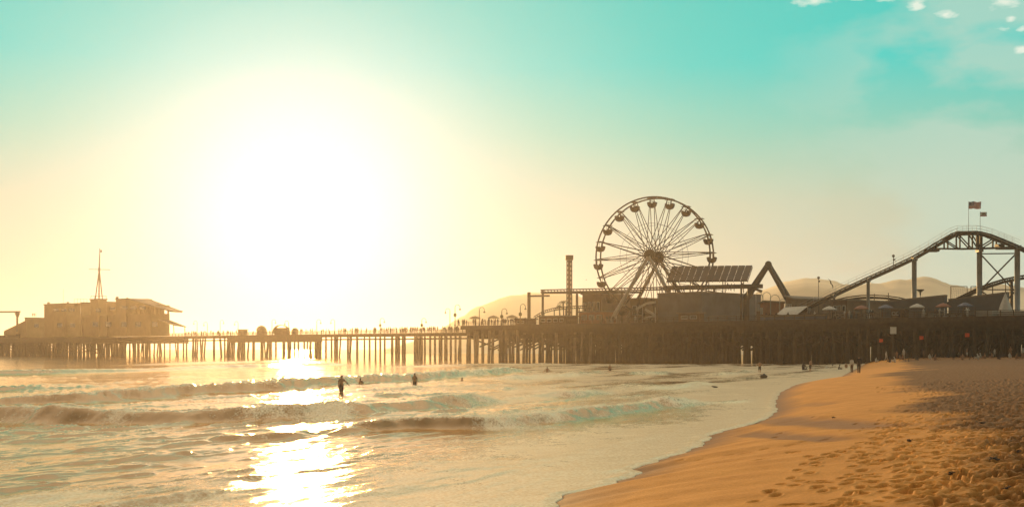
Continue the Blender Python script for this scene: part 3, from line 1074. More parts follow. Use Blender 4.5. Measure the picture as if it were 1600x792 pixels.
for px, py, pose, yaw, mm, sc, lab, parts in (
        (1417, 561, 'walk', 90, 'dark_cloth', .95, 'dark walker on the sand between the left white sign and the pier posts', {'hair': 1}),
        (1490, 561, 'stand', 20, 'dark_cloth', 1.0, 'dark figure standing alone on trampled sand under the coaster hill', {'hair': 1}),
        (1511, 559, 'hips', 60, 'skin', 1.0, 'bare figure left of a pair standing below an orange flag', {'hair': 1, 'shorts': 'pale_cloth'}),
        (1518, 561, 'walk', 250, 'dark_cloth', 1.06, 'tall dark figure right of a pair standing below an orange flag', {'hair': 1}),
        (1546, 557, 'stand', 0, 'skin', .98, 'person in white top and pale shorts near the right white sign', {'hair': 1, 'shirt': 'pale_cloth', 'shorts': 'pale_cloth'}),
        (1556, 557, 'reach', 300, 'brown_cloth', .95, 'brown clad figure beside the person in white top', {'hair': 1}),
        (1398, 557, 'stand', 200, 'brown_cloth', .95, 'brown clad figure right under the left white sign', {'hair': 1}),
        (1379, 556, 'reach', 40, 'pale_cloth', .95, 'pale clad figure at the foot of the flag left of the left white sign', {'hair': 1}),
        (1443, 558, 'stand', 100, 'brown_cloth', .9, 'brown clad child at the foot of the lone middle orange flag', {'hair': 1}),
        (1471, 556, 'walk', 280, 'pale_cloth', .95, 'pale clad walker halfway between the two middle orange flags', {'hair': 1, 'trousers': 'dark_cloth'}),
        (1530, 557, 'hips', 330, 'dark_cloth', .95, 'dark figure with hands on hips left of the white clad person', {'hair': 1}),
        (1537, 556, 'walk', 80, 'skin', .95, 'bare legged walker just left of the white clad person', {'hair': 1, 'shirt': 'brown_cloth'}),
        (1584, 556, 'hips', 0, 'skin', .98, 'bare chested figure standing under the right white sign', {'hair': 1, 'shorts': 'dark_cloth'}),
        (1592, 557, 'stand', 90, 'dark_cloth', 1.0, 'dark figure at the right edge under the white container', {'hair': 1})):
    x, y, z = on_sand(px, py)
    person(pose, (x, y, z), R(yaw), lab, mm, sc, 'people standing on the far sand', parts)
for i, (px, py) in enumerate(((1382, 556), (1405, 557), (1426, 558), (1447, 556), (1473, 557), (1483, 558), (1533, 559), (1540, 560), (1568, 558), (1577, 559), (1597, 560), (1310, 561), (1290, 560), (1322, 560), (1391, 560), (1399, 561), (1412, 559), (1434, 560), (1452, 559), (1460, 561), (1466, 557), (1497, 557), (1504, 561), (1524, 557), (1529, 561), (1551, 559), (1562, 561), (1572, 557), (1587, 561), (1300, 558), (1368, 558))):
    x, y, z = on_sand(px, py)
    person('sit', (x, y, z), R(40 * i), 'beachgoer sitting low on the sand in front of the pier posts', ('pale_cloth', 'skin', 'dark_cloth')[i % 3], 1.0, 'people sitting on the far sand')
for i in range(26):
    px, py = 1372 + i * 8.9 + 5 * math.sin(i * 2.3), 554.5 + 3.5 * abs(math.sin(i * 1.7))
    x, y, z = on_sand(px, py)
    person(('stand', 'walk', 'hips', 'reach', 'stand')[i % 5], (x, y, z), i * 1.9, 'beachgoer standing far off on the sand close to the pier posts', ('dark_cloth', 'pale_cloth', 'brown_cloth', 'skin')[i % 4], .9 + .1 * (i % 3),
           'people standing by the pier posts')
# visitors on the pier walkway
wk = [280 + v / 5.657 for v in (50, 62, 80, 95, 110, 128, 140, 150, 200, 215, 240, 300, 340, 352, 380, 425, 436, 655, 770, 800, 1070, 1085, 1120, 1130, 1165, 1200, 1300, 1325,
                                1437, 1455, 1472, 1510, 1530, 1575)]
wk += [540 + v / 5.657 for v in (0, 40, 60, 95, 110, 140, 185, 260, 320, 340, 360, 375, 400, 435, 450, 490, 530, 545, 575, 590, 600, 635, 650, 660, 685, 745, 760, 790, 885, 910, 920)]
pl = [540 + v / 5.657 for v in (995, 1005, 1040, 1050, 1130, 1150, 1205, 1215, 1235, 1260, 1320, 1345, 1380, 1395, 1405, 1440, 1460, 1480, 1500)]
rr2 = random.Random(5)
wk += [rr2.choice((rr2.uniform(290, 372), rr2.uniform(465, 720), rr2.uniform(530, 720), rr2.uniform(600, 716))) for _ in range(62)]
pl += [rr2.uniform(722, 830) for _ in range(16)]
PK = ['stand', 'hips', 'walk', 'rail', 'reach', 'stand', 'rail']


def walk_label(px):
    if px < 372:
        return 'visitor silhouetted on the walkway between the end building and the box stall'
    if px < 470:
        return 'visitor silhouetted on the walkway among the canvas stalls'
    if px < 595:
        return 'visitor silhouetted on the walkway right of the canvas stalls'
    return 'visitor silhouetted on the walkway near the wide amusement deck'


for i, px in enumerate(wk):
    b_ = random.choice((WB0 + .8, WB0 + 1.4, WB0 + 3, WB1 - 1))
    p = ab(a_of(px, b_), b_, WALK)
    person(PK[i % 7], p, random.uniform(0, 6.28), walk_label(px), random.choice(('dark_cloth', 'brown_cloth')), random.uniform(1.0, 1.2), 'visitors on the pier walkway')
for i, px in enumerate(pl):
    b_ = random.choice((.8, 1.2, 2.5))
    p = ab(a_of(px, b_), b_, PLAT)
    person(PK[(i * 3) % 7], p, random.uniform(0, 6.28), 'visitor silhouetted at the corner rail of the wide amusement deck', random.choice(('dark_cloth', 'brown_cloth')), random.uniform(.95, 1.12), 'visitors at the amusement deck rail')

# ------------------------------------------------------------------ lamps along the pier
def lamp(px, ytop, b, zb, flip, label, globe=False):
    base = ab(a_of(px, b), b, zb)
    zt = zpx(px, ytop, b)
    t = thing('street_lamp', label, 'lamp post', tuple(base), 'lamp posts along the pier')
    m = MB(); m.tube([base, base + Vector((0, 0, .5)), base + Vector((0, 0, .55)), Vector((base.x, base.y, zt - .7))], [.2, .18, .12, .09], 8); m.build('pole', M['steel'], t)
    m = MB()
    arc = []
    for k in range(9):
        th = math.pi * k / 8
        arc.append(Vector((base.x + flip * (.65 - .65 * math.cos(th)), base.y, zt - .7 + .7 * math.sin(th))))
    arc.append(arc[-1] - Vector((0, 0, .35)))
    m.tube(arc, .07, 6); m.build('arm', M['steel'], t)
    m = MB(); m.lathe(arc[-1], [(.05, .1), (.14, 0), (.30, -.22), (.31, -.28)], 10)
    h_ = m.build('lamp_head', M['steel'], t)
    m = MB(); m.lathe(arc[-1], [(.22, -.29), (.2, -.38), (.1, -.46)], 10); m.build('glass', M['lamp_glass'], h_)
    if globe:
        m = MB(); q = Vector((base.x, base.y, zb + (zt - zb) * .52)); m.lathe(q, [(.1, -.5), (.36, -.35), (.42, 0), (.36, .35), (.1, .5)], 10)
        m.build('planter', M['leaf'], t)


for px, yt, fl, lab in ((308, 501, -1, 'first lamp post right of the pier end building'), (324, 503, -1, 'second lamp post right of the pier end building'),
                        (344, 500, 1, 'lamp post just left of the box stall'), (372, 502, -1, 'lamp post at the left corner of the box stall'),
                        (425, 499, 1, 'lamp post between the dome umbrella and the arched canopy'), (451, 501, -1, 'lamp post at the right end of the arched canopy'),
                        (495, 499, 1, 'lamp post over the busy walkway right of the stalls'), (523, 499, -1, 'lamp post on the open walkway above the sun glitter')):
    lamp(px, yt, random.choice((WB0 + .5, WB1 - .5)), WALK, fl, lab)
lamp(594, 497, WB0 + .5, WALK, 1, 'lamp post with dark basket on the open middle walkway', True)
lamp(659, 497, WB0 + .5, WALK, 1, 'lamp post with dark basket near the walkway people cluster', True)
lamp(703, 482, 24, PLAT, -1, 'plain thin lamp post just left of the deck corner')
lamp(711, 476, 0.8, PLAT, 1, 'tallest lamp post with basket at the amusement deck corner', True)
lamp(749, 480, 0.8, PLAT, 1, 'lamp post on the amusement deck between two with baskets')
lamp(784, 482, 0.8, PLAT, 1, 'lamp post with basket second on the amusement deck', True)
lamp(813, 475, 4, PLAT, 1, 'lamp post beside the left post of the low coaster', True)

# ------------------------------------------------------------------ stalls on the walkway
def stall_box():
    b0, b1 = WB0 + 2, WB0 + 5
    a0, a1 = span(372, 387, b0, b1)
    t = thing('stall', 'boxy tan stall with flat canvas roof on the walkway', 'stall', tuple(ab(a0, b0, WALK)), 'stalls on the pier walkway')
    m = MB(); abox(m, a0, a1, b0, b1, WALK, WALK + 1.9); m.build('counter', M['canvas'], t)
    m = MB(); abox(m, a0 - .3, a1 + .3, b0 - .4, b1 + .2, WALK + 1.92, WALK + 2.15); m.build('roof', M['canvas'], t)


stall_box()


def dome(px0, px1, ytop, label, name, arched):
    b = WB0 + 3
    a = a_of((px0 + px1) / 2, b)
    c = ab(a, b, WALK)
    w = (px1 - px0) / F * c.y / 2
    zt = zpx((px0 + px1) / 2, ytop, b) - WALK
    t = thing(name, label, 'stall', tuple(c), 'stalls on the pier walkway')
    if arched:
        m = MB()
        n_ = 12
        for k in range(n_):
            t0, t1 = math.pi * k / n_, math.pi * (k + 1) / n_
            for r0, r1 in ((1, .96),):
                q = []
                for th, rr in ((t0, 1), (t1, 1), (t1, .95), (t0, .95)):
                    q.append((c.x + w * math.cos(th) * rr, c.z + .5 + (zt - .5) * math.sin(th) ** .8 * rr))
                m.hexa([(q[0][0], c.y - 2, q[0][1]), (q[1][0], c.y - 2, q[1][1]), (q[2][0], c.y - 2, q[2][1]), (q[3][0], c.y - 2, q[3][1]),
                        (q[0][0], c.y + 2, q[0][1]), (q[1][0], c.y + 2, q[1][1]), (q[2][0], c.y + 2, q[2][1]), (q[3][0], c.y + 2, q[3][1])])
        m.build('canopy', M['canvas'], t)
        m = MB(); m.box(c.x - w * .93, c.x + w * .93, c.y + 1.2, c.y + 1.9, c.z, c.z + zt * .72); m.build('counter', M['brown'], t)
        m = MB()
        for sx_ in (-1, 1):
            for sy_ in (-1.8, 1.8):
                m.bar((c.x + sx_ * w * .95, c.y + sy_, c.z), (c.x + sx_ * w * .95, c.y + sy_, c.z + .8), .1)
        m.build('frame', M['steel'], t)
    else:
        m = MB(); m.lathe(c, [(w, zt * .42), (w * .98, zt * .52), (w * .86, zt * .72), (w * .6, zt * .9), (w * .2, zt * .99), (.05, zt)], 12); m.build('canopy', M['canvas'], t, True)
        m = MB(); m.tube([c, c + Vector((0, 0, zt * .95))], .06); m.build('pole', M['steel'], t)
        m = MB(); m.lathe(c, [(w * .86, 0), (w * .86, zt * .45), (w * .8, zt * .46)], 12); m.build('counter', M['brown'], t)


dome(400, 417, 508.5, 'round tan dome umbrella stall on the walkway', 'umbrella', False)
dome(427, 452, 507.5, 'largest stall under an arched tan canopy on the walkway', 'stall', True)
dome(455, 467, 512, 'smallest dome umbrella right of the arched canopy', 'umbrella', False)

# ------------------------------------------------------------------ building and mast at the sea end
def end_building():
    b0, b1 = 16.0, 34.0
    base = ab(a_of(150, b0), b0, WALK)
    t = thing('pier_building', 'large tan stepped building at the sea end of the pier', 'building', tuple(base))
    Z = lambda x, y, b=b0: zpx(x, y, b)

    def blk(name, x0, x1, y0, bb0, bb1, mm, ybot=None, trim=True):
        a0, a1 = span(x0, x1, bb0, bb1)
        m = MB(); abox(m, a0, a1, bb0, bb1, WALK if ybot is None else Z((x0 + x1) / 2, ybot), Z((x0 + x1) / 2, y0))
        o = m.build(name, mm, t)
        if trim:
            zt = Z((x0 + x1) / 2, y0)
            m = MB(); abox(m, a0 - .3, a1 + .3, bb0 - .3, bb1 + .3, zt + .003, zt + .35); m.build('parapet', M['roof'], o)
        return o
    blk('wing', 41, 70, 496.5, 15, 24, M['stucco'])
    m = MB()
    a0, a1 = a_of(6, 16), a_of(41, 16)
    z0, z1 = WALK, Z(41, 500)
    q = [(a0, 16, z0), (a1, 16, z0), (a1, 22, z0), (a0, 22, z0), (a0, 16, Z(6, 517)), (a1, 16, z1), (a1, 22, z1), (a0, 22, Z(6, 517))]
    m.hexa([ab(*p) for p in q]); m.build('ramp', M['stucco'], t)
    main = blk('wall', 69, 126, 475, 15.5, 22, M['stucco'])
    blk('wall', 127.5, 265, 491, 16, 24, M['stucco'], trim=False)
    blk('wall', 69.5, 127, 490, 15.8, 22, M['stucco'], trim=False)
    blk('wall', 128, 142.5, 473, 15.5, 20, M['stucco'])
    blk('wall', 141, 167, 468, 15.3, 19, M['stucco'])
    blk('wall', 167, 183, 472, 15.6, 20, M['stucco'])
    blk('wall', 181, 236, 467, 15.4, 26, M['stucco'])
    m = MB(); abox(m, a_of(123.5, 16), a_of(129, 19), 15.5, 18, Z(126, 478), Z(126, 473)); m.build('lintel', M['stucco'], t)
    # sloping roof over the open viewing room at the near end
    th = Vector((0, 0, .55))

    def slab(name, q, mm, ths):
        m = MB()
        m.hexa([p - ths for p in q] + q)
        m.build(name, mm, t)
    slab('roof', [pt(204, 467, 15), pt(268, 485, 15), pt(285, 486, 25), pt(232, 466.6, 25)], M['roof'], th)
    a1 = a_of(265, 24)
    m = MB()
    for bb in (16.2, 18.0, 19.8, 21.6, 23.6):
        m.bar(ab(a1 - .3, bb, Z(255, 492, 20)), ab(a1 - .3, bb, Z(258, 480, 20)), .6)
    for aa in np.linspace(a_of(214, 16), a1 - .4, 5):
        m.bar(ab(aa, 16.3, Z(230, 492, 16)), ab(aa, 16.3, Z(232, 477, 16)), .5)
    m.build('window_post', M['stucco'], t)
    m = MB(); abox(m, a_of(211, 16.5), a1 - 3.2, 16.6, 23.6, Z(239, 492, 20), Z(239, 476, 20)); m.build('wall', M['stucco'], t)
    m = MB(); abox(m, a_of(205, 16) , a1, 15.9, 24, Z(240, 480.5, 20), Z(240, 477.0, 20)); m.build('lintel', M['stucco'], t)
    slab('awning', [pt(248, 499, 16), pt(272, 507, 16), pt(291, 510, 22), pt(266, 500, 22)], M['roof'], th * .6)
    m = MB(); m.bar(pt(272, 522, 16.2), pt(271, 507.5, 16.2), .25); m.build('awning_post', M['timber'], t)
    m = MB(); m.bar(pt(289, 522, 21.8), pt(288.5, 510, 21.8), .25); m.build('awning_post', M['timber'], t)
    # windows on the near wall, each with a frame
    for x_, y_, w_, h_ in ((84, 482, 8, 4), (96, 482, 8, 4), (108, 482, 8, 4), (150, 482, 7, 5), (172, 480, 8, 4), (190, 478, 9, 5), (204, 478, 9, 5), (218, 478, 9, 5),
                           (90, 505, 7, 6), (110, 505, 7, 6), (145, 503, 8, 7), (165, 503, 8, 7), (190, 503, 8, 7), (212, 503, 8, 7), (238, 503, 8, 7), (54, 506, 6, 5)):
        bf = 14.9 if x_ < 69 else 15.1
        A = [pt(x_, y_ + h_, bf), pt(x_ + w_, y_ + h_, bf), pt(x_ + w_, y_, bf), pt(x_, y_, bf)]
        m = MB()
        for i in range(4):
            m.bar(A[i], A[(i + 1) % 4], .25)
        fr = m.build('window', M['roof'], t)
        bk = Vector((N.x, N.y, 0)) * .12
        m = MB(); m.hexa([A[0], A[1], A[1] + bk, A[0] + bk, A[3], A[2], A[2] + bk, A[3] + bk]); m.build('pane', M['glass'], fr)
    m = MB()          # roof railing and small vents
    for x0, x1, y0, y1 in ((142, 166, 467, 462.5),):
        for x_ in np.linspace(x0, x1, 5):
            m.bar(pt(x_, y0, 15.4), pt(x_, y1, 15.4), .14)
        m.bar(pt(x0, y1, 15.4), pt(x1, y1, 15.4), .16)
    for x_ in np.linspace(116, 136, 5):
        m.bar(pt(x_, 474, 15.6), pt(x_, 467, 15.6), .09)
    m.bar(pt(116, 467, 15.6), pt(136, 467, 15.6), .09)
    m.bar(pt(99, 476, 16), pt(99, 451, 16), .07)
    m.build('roof_railing', M['steel'], t)
    m = MB()
    for x_, y0, y1, w_ in ((76, 476, 472, .9), (106, 475, 471.5, .6), (183, 467, 463.5, .9), (199, 467, 465, .6)):
        m.bar(pt(x_, y0, 17), pt(x_, y1, 17), w_)
    m.build('roof_vent', M['roof'], t)


end_building()
bm_ = 17
t = thing('signal_mast', 'tall tripod signal mast with cross yard on the building roof', 'mast', tuple(pt(155, 467, bm_)))
m = MB()
for x_, b_ in ((149, bm_), (160, bm_), (155, bm_ + 2.5)):
    m.tube([pt(x_, 467, b_), pt(155, 421, bm_)], .21)
m.build('tripod', M['steel'], t)
m = MB(); m.tube([pt(154.5, 467, bm_), pt(155, 421, bm_), pt(156, 388, bm_)], [.24, .3, .13]); m.build('pole', M['steel'], t)
m = MB(); m.tube([pt(139, 420.5, bm_), pt(172, 421.5, bm_)], .12); m.bar(pt(155, 425, bm_), pt(155, 418, bm_), .6); m.build('yard', M['steel'], t)
m = MB(); m.bar(pt(157, 392, bm_), pt(159, 393, bm_), .05, 1.0); m.build('pennant', M['dark_cloth'], t)
t = thing('boat_hoist', 'dark hoist gantry reaching in at the left edge of the pier', 'hoist', tuple(pt(27, 521, 16)))
m = MB(); m.bar(pt(27, 519, 16), pt(27, 486, 16), .7); m.build('post', M['steel'], t)
m = MB(); m.bar(pt(-60, 487.5, 16), pt(31, 487, 16), .6, .7); m.bar(pt(28, 495, 16), pt(30, 489, 16), .5); m.bar(pt(24, 489, 16), pt(27, 496, 16), .5); m.build('beam', M['steel'], t)
for i, px in enumerate((51, 53.5, 56)):
    person('stand', ab(a_of(px, 17), 17, zpx(px, 495, 17)), i, 'visitor silhouetted on the lower roof of the sea end building', 'dark_cloth', 1.0, 'visitors on the roof')
m = MB()
for k, px in enumerate(np.linspace(-20, 30, 16)):
    z_ = random.uniform(.5, 1.6)
    a_ = a_of(px, 16)
    abox(m, a_ - 1.2, a_ + 1.2, 15, 17, WALK, WALK + z_)
m.build('pallet_stack', M['timber'])
tag(bpy.data.objects['pallet_stack'], 'row of low dark stacked gear at the pier end left of the building', 'gear')

# ------------------------------------------------------------------ ferris wheel
def ferris():
    b = 14.0
    hub = pt(1022, 400.5, b)
    R_ = 91.5 / F * hub.y
    ang = R(22)
    wx = Vector((math.cos(ang), -math.sin(ang), 0))          # along the wheel plane
    wn_ = Vector((-math.sin(ang), -math.cos(ang), 0))        # axle, towards the camera
    zb = PLAT
    t = thing('ferris_wheel', 'tall ferris wheel with hanging tub gondolas and two round hubs', 'ferris wheel', (hub.x, hub.y, zb))
    P = lambda th, r, s: hub + wx * (r * math.cos(th)) + Vector((0, 0, r * math.sin(th))) + wn_ * s
    RS, HS = 1.75, 4.0
    n = 20
    off = R(90 + 2)
    for s in (-RS, RS):
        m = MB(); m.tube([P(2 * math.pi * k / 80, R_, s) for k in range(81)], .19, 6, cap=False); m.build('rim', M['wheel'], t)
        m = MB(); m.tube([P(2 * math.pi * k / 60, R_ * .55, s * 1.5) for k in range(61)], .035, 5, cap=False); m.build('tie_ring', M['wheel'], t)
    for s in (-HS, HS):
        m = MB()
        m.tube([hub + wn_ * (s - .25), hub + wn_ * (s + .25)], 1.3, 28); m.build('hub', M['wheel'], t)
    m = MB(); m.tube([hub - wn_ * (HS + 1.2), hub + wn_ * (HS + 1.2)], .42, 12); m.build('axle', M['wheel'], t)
    proto = None
    for k in range(n):
        th = off + 2 * math.pi * k / n
        for s, hs in ((-RS, -HS), (RS, HS)):
            m = MB()
            for dt, hr in ((.10, .95), (-.10, .95)):
                m.tube([P(th + dt * 9, hr, hs), P(th, R_ - .1, s)], .09, 5)
            m.build('spoke', M['wheel'], t)
        m = MB(); m.tube([P(th, R_, -RS), P(th, R_, RS)], .13, 6); m.tube([P(th, R_ - .9, -RS * .98), P(th, R_ - .9, RS * .98)], .05, 5)
        m.build('crossbar', M['wheel'], t)
        pv_ = P(th, R_, 0)
        if proto is None:
            o = bpy.data.objects.new('gondola', None)
            q = Vector(t.location)
            m = MB(); m.lathe(q, [(.25, -2.45), (.75, -2.3), (1.05, -1.95), (1.18, -1.5), (1.22, -1.4), (1.08, -1.42)], 14)
            for kk in range(4):      # seat backs round the lip
                aa_ = kk * math.pi / 2 + .4
                c_ = q + Vector((1.05 * math.cos(aa_), 1.05 * math.sin(aa_), -1.3))
                m.bar(c_ - Vector((math.sin(aa_) * .45, -math.cos(aa_) * .45, 0)), c_ + Vector((math.sin(aa_) * .45, -math.cos(aa_) * .45, 0)), .14, .5)
            proto = m.build('gondola', M['wheel'], t, True)
            m = MB(); m.lathe(q, [(1.25, -.12), (.8, .08), (.06, .22)], 14); m.build('canopy', M['wheel'], proto)
            m = MB()
            for sx_ in (-1, 1):
                m.tube([q + wn_ * (sx_ * 1.0) + Vector((0, 0, -1.45)), q + wn_ * (sx_ * .55) + Vector((0, 0, 0))], .05, 5)
            m.build('hanger', M['wheel'], proto)
            g = proto
        else:
            g = copy_tree(proto, t)
        g.location = pv_ - Vector(t.location)
    for s in (-(HS + .8), HS + .8):
        for d in (-1, 1):
            top = hub + wn_ * s + Vector((0, 0, -.3))
            ft = hub + wx * (d * 9.2) + wn_ * (s * 1.25)
            ft.z = zb
            m = MB(); m.tube([ft, top], [.55, .36], 10); lg = m.build('support_leg', M['white_steel'], t)
            m = MB(); m.lathe(ft, [(1.0, 0), (1.0, .9), (.8, 1.1)], 8); m.build('footing', M['concrete'], lg)


ferris()

# ------------------------------------------------------------------ drop tower, low coaster, palm, small buildings left of the wheel
bt = 20
base = ab(a_of(889.5, bt), bt, PLAT)
zt = zpx(889.5, 405, bt)
t = thing('drop_tower', 'slim lattice drop tower with wider cap left of the wheel', 'drop tower', tuple(base))
m = MB()
hw = .62
for sx_, sy_ in ((-1, -1), (1, -1), (1, 1), (-1, 1)):
    m.bar((base.x + sx_ * hw, base.y + sy_ * hw, PLAT), (base.x + sx_ * hw, base.y + sy_ * hw, zt), .28)
zz = PLAT
kk = 0
while zz < zt - 1.2:
    for sy_ in (-1, 1):
        m.bar((base.x - hw, base.y + sy_ * hw, zz), (base.x + hw, base.y + sy_ * hw, zz + 1.2 * 1), .14)
        m.bar((base.x - hw, base.y + sy_ * hw, zz + 1.2), (base.x + hw, base.y + sy_ * hw, zz + 1.2), .22)
    zz += 1.2
m.build('tower', M['steel'], t)
m = MB(); m.box(base.x - 1.0, base.x + 1.0, base.y - 1, base.y + 1, zt - .2, zt + 1.0); m.build('cap', M['steel'], t)
m = MB(); m.box(base.x - .35, base.x + .35, base.y - .35, base.y + .35, PLAT, zt); m.build('guide_column', M['brown'], t)

t = thing('coaster_track', 'low coaster track on square posts left of the ferris wheel', 'roller coaster', tuple(ab(a_of(900, 10), 10, PLAT)))
m = MB()
for yy_ in (453.0, 456.5):
    m.bar(pt(845, yy_, 10), pt(1190, yy_ - 8 * (1190 - 845) / 345 * .9, 10), .28)
for k in range(70):
    x_ = 845 + k * 5
    if x_ < 1188:
        yy_ = 453 - (x_ - 845) * 7.2 / 345
        m.bar(pt(x_, yy_, 10), pt(min(x_ + 2.5, 1190), yy_ + 3.4, 10), .14)
m.build('track', M['track'], t)
m = MB(); m.bar(pt(847, 457.5, 11), pt(1000, 456.5, 11), .7, .5); m.bar(pt(1040, 449.5, 11), pt(1190, 447, 11), 1.0, .9); m.build('track_beam', M['track'], t)
for x_, yt_, w_, b_ in ((826.5, 456.5, .85, 10), (848, 452.5, .6, 10), (901.5, 458, .6, 12), (972, 456, .6, 12), (1045, 449, .5, 11), (1116, 448, .5, 11), (1158, 447, .4, 11), (1169, 447, .4, 11)):
    m = MB(); m.bar(ab(a_of(x_, b_), b_, PLAT), pt(x_, yt_, b_), w_); m.build('post', M['steel'], t)
m = MB(); m.bar(pt(826, 462.5, 10), pt(858, 462, 10), .45, .45); m.build('tie_beam', M['steel'], t)
m = MB()
low = [(834, 497), (841, 492.5), (850, 487.5), (862, 484), (878, 481.5), (900, 480), (925, 479)]
for dy in (0, 3.5):
    m.tube([pt(x_, y_ + dy - 2, 7) for x_, y_ in low], .11, 5)
for i in range(28):
    x_ = 836 + i * 3.2
    y_ = np.interp(x_, [p[0] for p in low], [p[1] for p in low])
    m.bar(pt(x_, y_ - 2, 7), pt(x_ + 1, y_ + 1.5, 7), .1)
m.build('track', M['track'], t)
for x_ in (850, 866, 884, 905, 922):
    y_ = np.interp(x_, [p[0] for p in low], [p[1] for p in low])
    m = MB(); m.bar(ab(a_of(x_, 7), 7, PLAT), pt(x_, y_, 7), .25); m.build('post', M['steel'], t)


def palm(px, ytop, b, label, rad=1.9):
    base = ab(a_of(px, b), b, PLAT)
    top = pt(px, ytop, b)
    t = thing('palm_tree', label, 'palm tree', tuple(base))
    m = MB(); m.tube([base, base.lerp(top, .5) + Vector((.12, 0, 0)), top], [.22, .16, .13], 8); m.build('trunk', M['timber'], t)
    m = MB()
    for k in range(22):
        az = k * 2.4 + random.uniform(-.2, .2)
        up = random.uniform(-.1, 1.0)
        pts = [top + Vector((math.cos(az) * rad * s * (1 - .2 * up), math.sin(az) * rad * s * (1 - .2 * up), rad * (up * s - (1.0 * s * s)))) for s in (0, .25, .5, .75, 1)]
        side = Vector((-math.sin(az), math.cos(az), 0))
        for i in range(4):
            for q in range(3):
                c0 = pts[i].lerp(pts[i + 1], q / 3)
                for sg in (-1, 1):
                    tip = c0 + side * sg * .42 * (1.1 - i * .2) + (pts[i + 1] - pts[i]) * .5 + Vector((0, 0, -.18))
                    m.add([c0, c0.lerp(pts[i + 1], .2), tip], [(0, 1, 2)])
    m.build('crown', M['leaf'], t)


palm(880, 472, 9, 'small palm tree beside the drop tower')
palm(874, 478, 12, 'shorter bushy palm behind the coaster curve', 1.5)


def building(name, x0, x1, b0, b1, ytop, mm, label, cat='building', roofm='roof', wins=0, door=True, slope=0.0, yref=None, ov=.35):
    a0, a1 = span(x0, x1, b0, b1)
    xm = (x0 + x1) / 2
    z1 = zpx(xm, ytop, (b0 + b1) / 2)
    t = thing(name, label, cat, tuple(ab(a0, b0, PLAT)))
    q = [(a0, b0), (a1, b0), (a1, b1), (a0, b1)]
    zs = [z1 - slope / 2, z1 + slope / 2, z1 + slope / 2, z1 - slope / 2]
    m = MB(); m.hexa([ab(p[0], p[1], PLAT + .003) for p in q] + [ab(p[0], p[1], z) for p, z in zip(q, zs)]); m.build('wall', M[mm], t)
    q = [(a0 - ov, b0 - ov), (a1 + ov, b0 - ov), (a1 + ov, b1 + ov), (a0 - ov, b1 + ov)]
    m = MB(); m.hexa([ab(p[0], p[1], z + .004) for p, z in zip(q, zs)] + [ab(p[0], p[1], z + .30) for p, z in zip(q, zs)]); m.build('roof', M[roofm], t)
    h = z1 - PLAT
    for i in range(wins):
        ac = a0 + (a1 - a0) * (i + .7) / (wins + .4)
        w_ = min(1.0, (a1 - a0) / wins * .3)
        A = [ab(ac - w_, b0 - .06, PLAT + h * .38), ab(ac + w_, b0 - .06, PLAT + h * .38), ab(ac + w_, b0 - .06, PLAT + h * .74), ab(ac - w_, b0 - .06, PLAT + h * .74)]
        m = MB()
        for k in range(4):
            m.bar(A[k], A[(k + 1) % 4], .14)
        fr = m.build('window', M['grey'], t)
        m = MB(); m.hexa([p + Vector((N.x, N.y, 0)) * d for d in (0, .05) for p in A]); m.build('pane', M['glass'], fr)
    if door:
        m = MB(); abox(m, a1 - 1.6, a1 - .6, b0 - .08, b0 - .003, PLAT + .05, PLAT + min(2.2, h * .8)); d_ = m.build('door', M['brown'], t)
        m = MB(); abox(m, a1 - 1.5, a1 - 1.42, b0 - .14, b0 - .082, PLAT + 1.0, PLAT + 1.15); m.build('handle', M['steel'], d_)
    return t


building('arcade_building', 910, 985, 11, 22, 461, 'brown', 'brown boarded building behind the low coaster and left of wheel legs', wins=4)
building('ticket_booth', 905, 962, 3, 7, 488, 'red', 'low reddish brown booth in front of the brown boarded building', 'booth', wins=3)
building('arcade_building', 1028, 1189, 1.5, 24, 461, 'slate', 'big slate coloured block below the tilted solar canopy', wins=0, ov=.1)
building('game_hall', 985, 1040, 15, 23, 468, 'brown', 'low brown hall between the wheel legs and the slate block', wins=2)
building('game_hall', 1188, 1225, 8, 16, 474, 'red', 'reddish low hall right of the slate block', wins=2, slope=.5)
building('fence_panel', 1188, 1292, 0.6, 1.2, 494, 'blue', 'dull blue banner fence along the deck edge right of the slate block', 'fence', door=False, ov=.02)
building('game_hall', 1228, 1300, 12, 28, 467, 'brown', 'brown hall at the foot of the coaster lift', wins=3, slope=-.6)
building('game_hall', 1300, 1378, 10, 24, 471, 'brown', 'brown hall below the small coaster arch', wins=3)
building('screen_wall', 1376, 1480, 8, 9, 468, 'slate', 'left dark screen wall panel under the coaster slope', 'wall', door=False, slope=.9, ov=.05)
building('screen_wall', 1482, 1577, 8, 9, 464, 'slate', 'right dark screen wall panel beside the tall coaster column', 'wall', door=False, slope=1.0, ov=.05)
building('shipping_container', 1524, 1559, 0.7, 3.1, 488, 'grey', 'left pale grey container on the deck edge at right', 'container', roofm='grey', door=False, ov=.02)
building('shipping_container', 1561, 1640, 0.7, 3.1, 488, 'grey', 'right pale grey container on the deck edge at right', 'container', roofm='grey', door=False, ov=.02)
building('kiosk', 1392, 1420, 3, 6, 484, 'brown', 'small brown kiosk between coaster columns', 'kiosk', wins=2)
building('kiosk', 1440, 1466, 3, 6, 489, 'grey', 'small pale kiosk right of the yellow based column', 'kiosk', wins=1)
building('kiosk', 1300, 1340, 2.5, 6, 488, 'slate', 'dark kiosk below the coaster lift', 'kiosk', wins=2)
building('kiosk', 1470, 1520, 3, 6, 492, 'brown', 'low brown kiosk left of the pale containers', 'kiosk', wins=3)

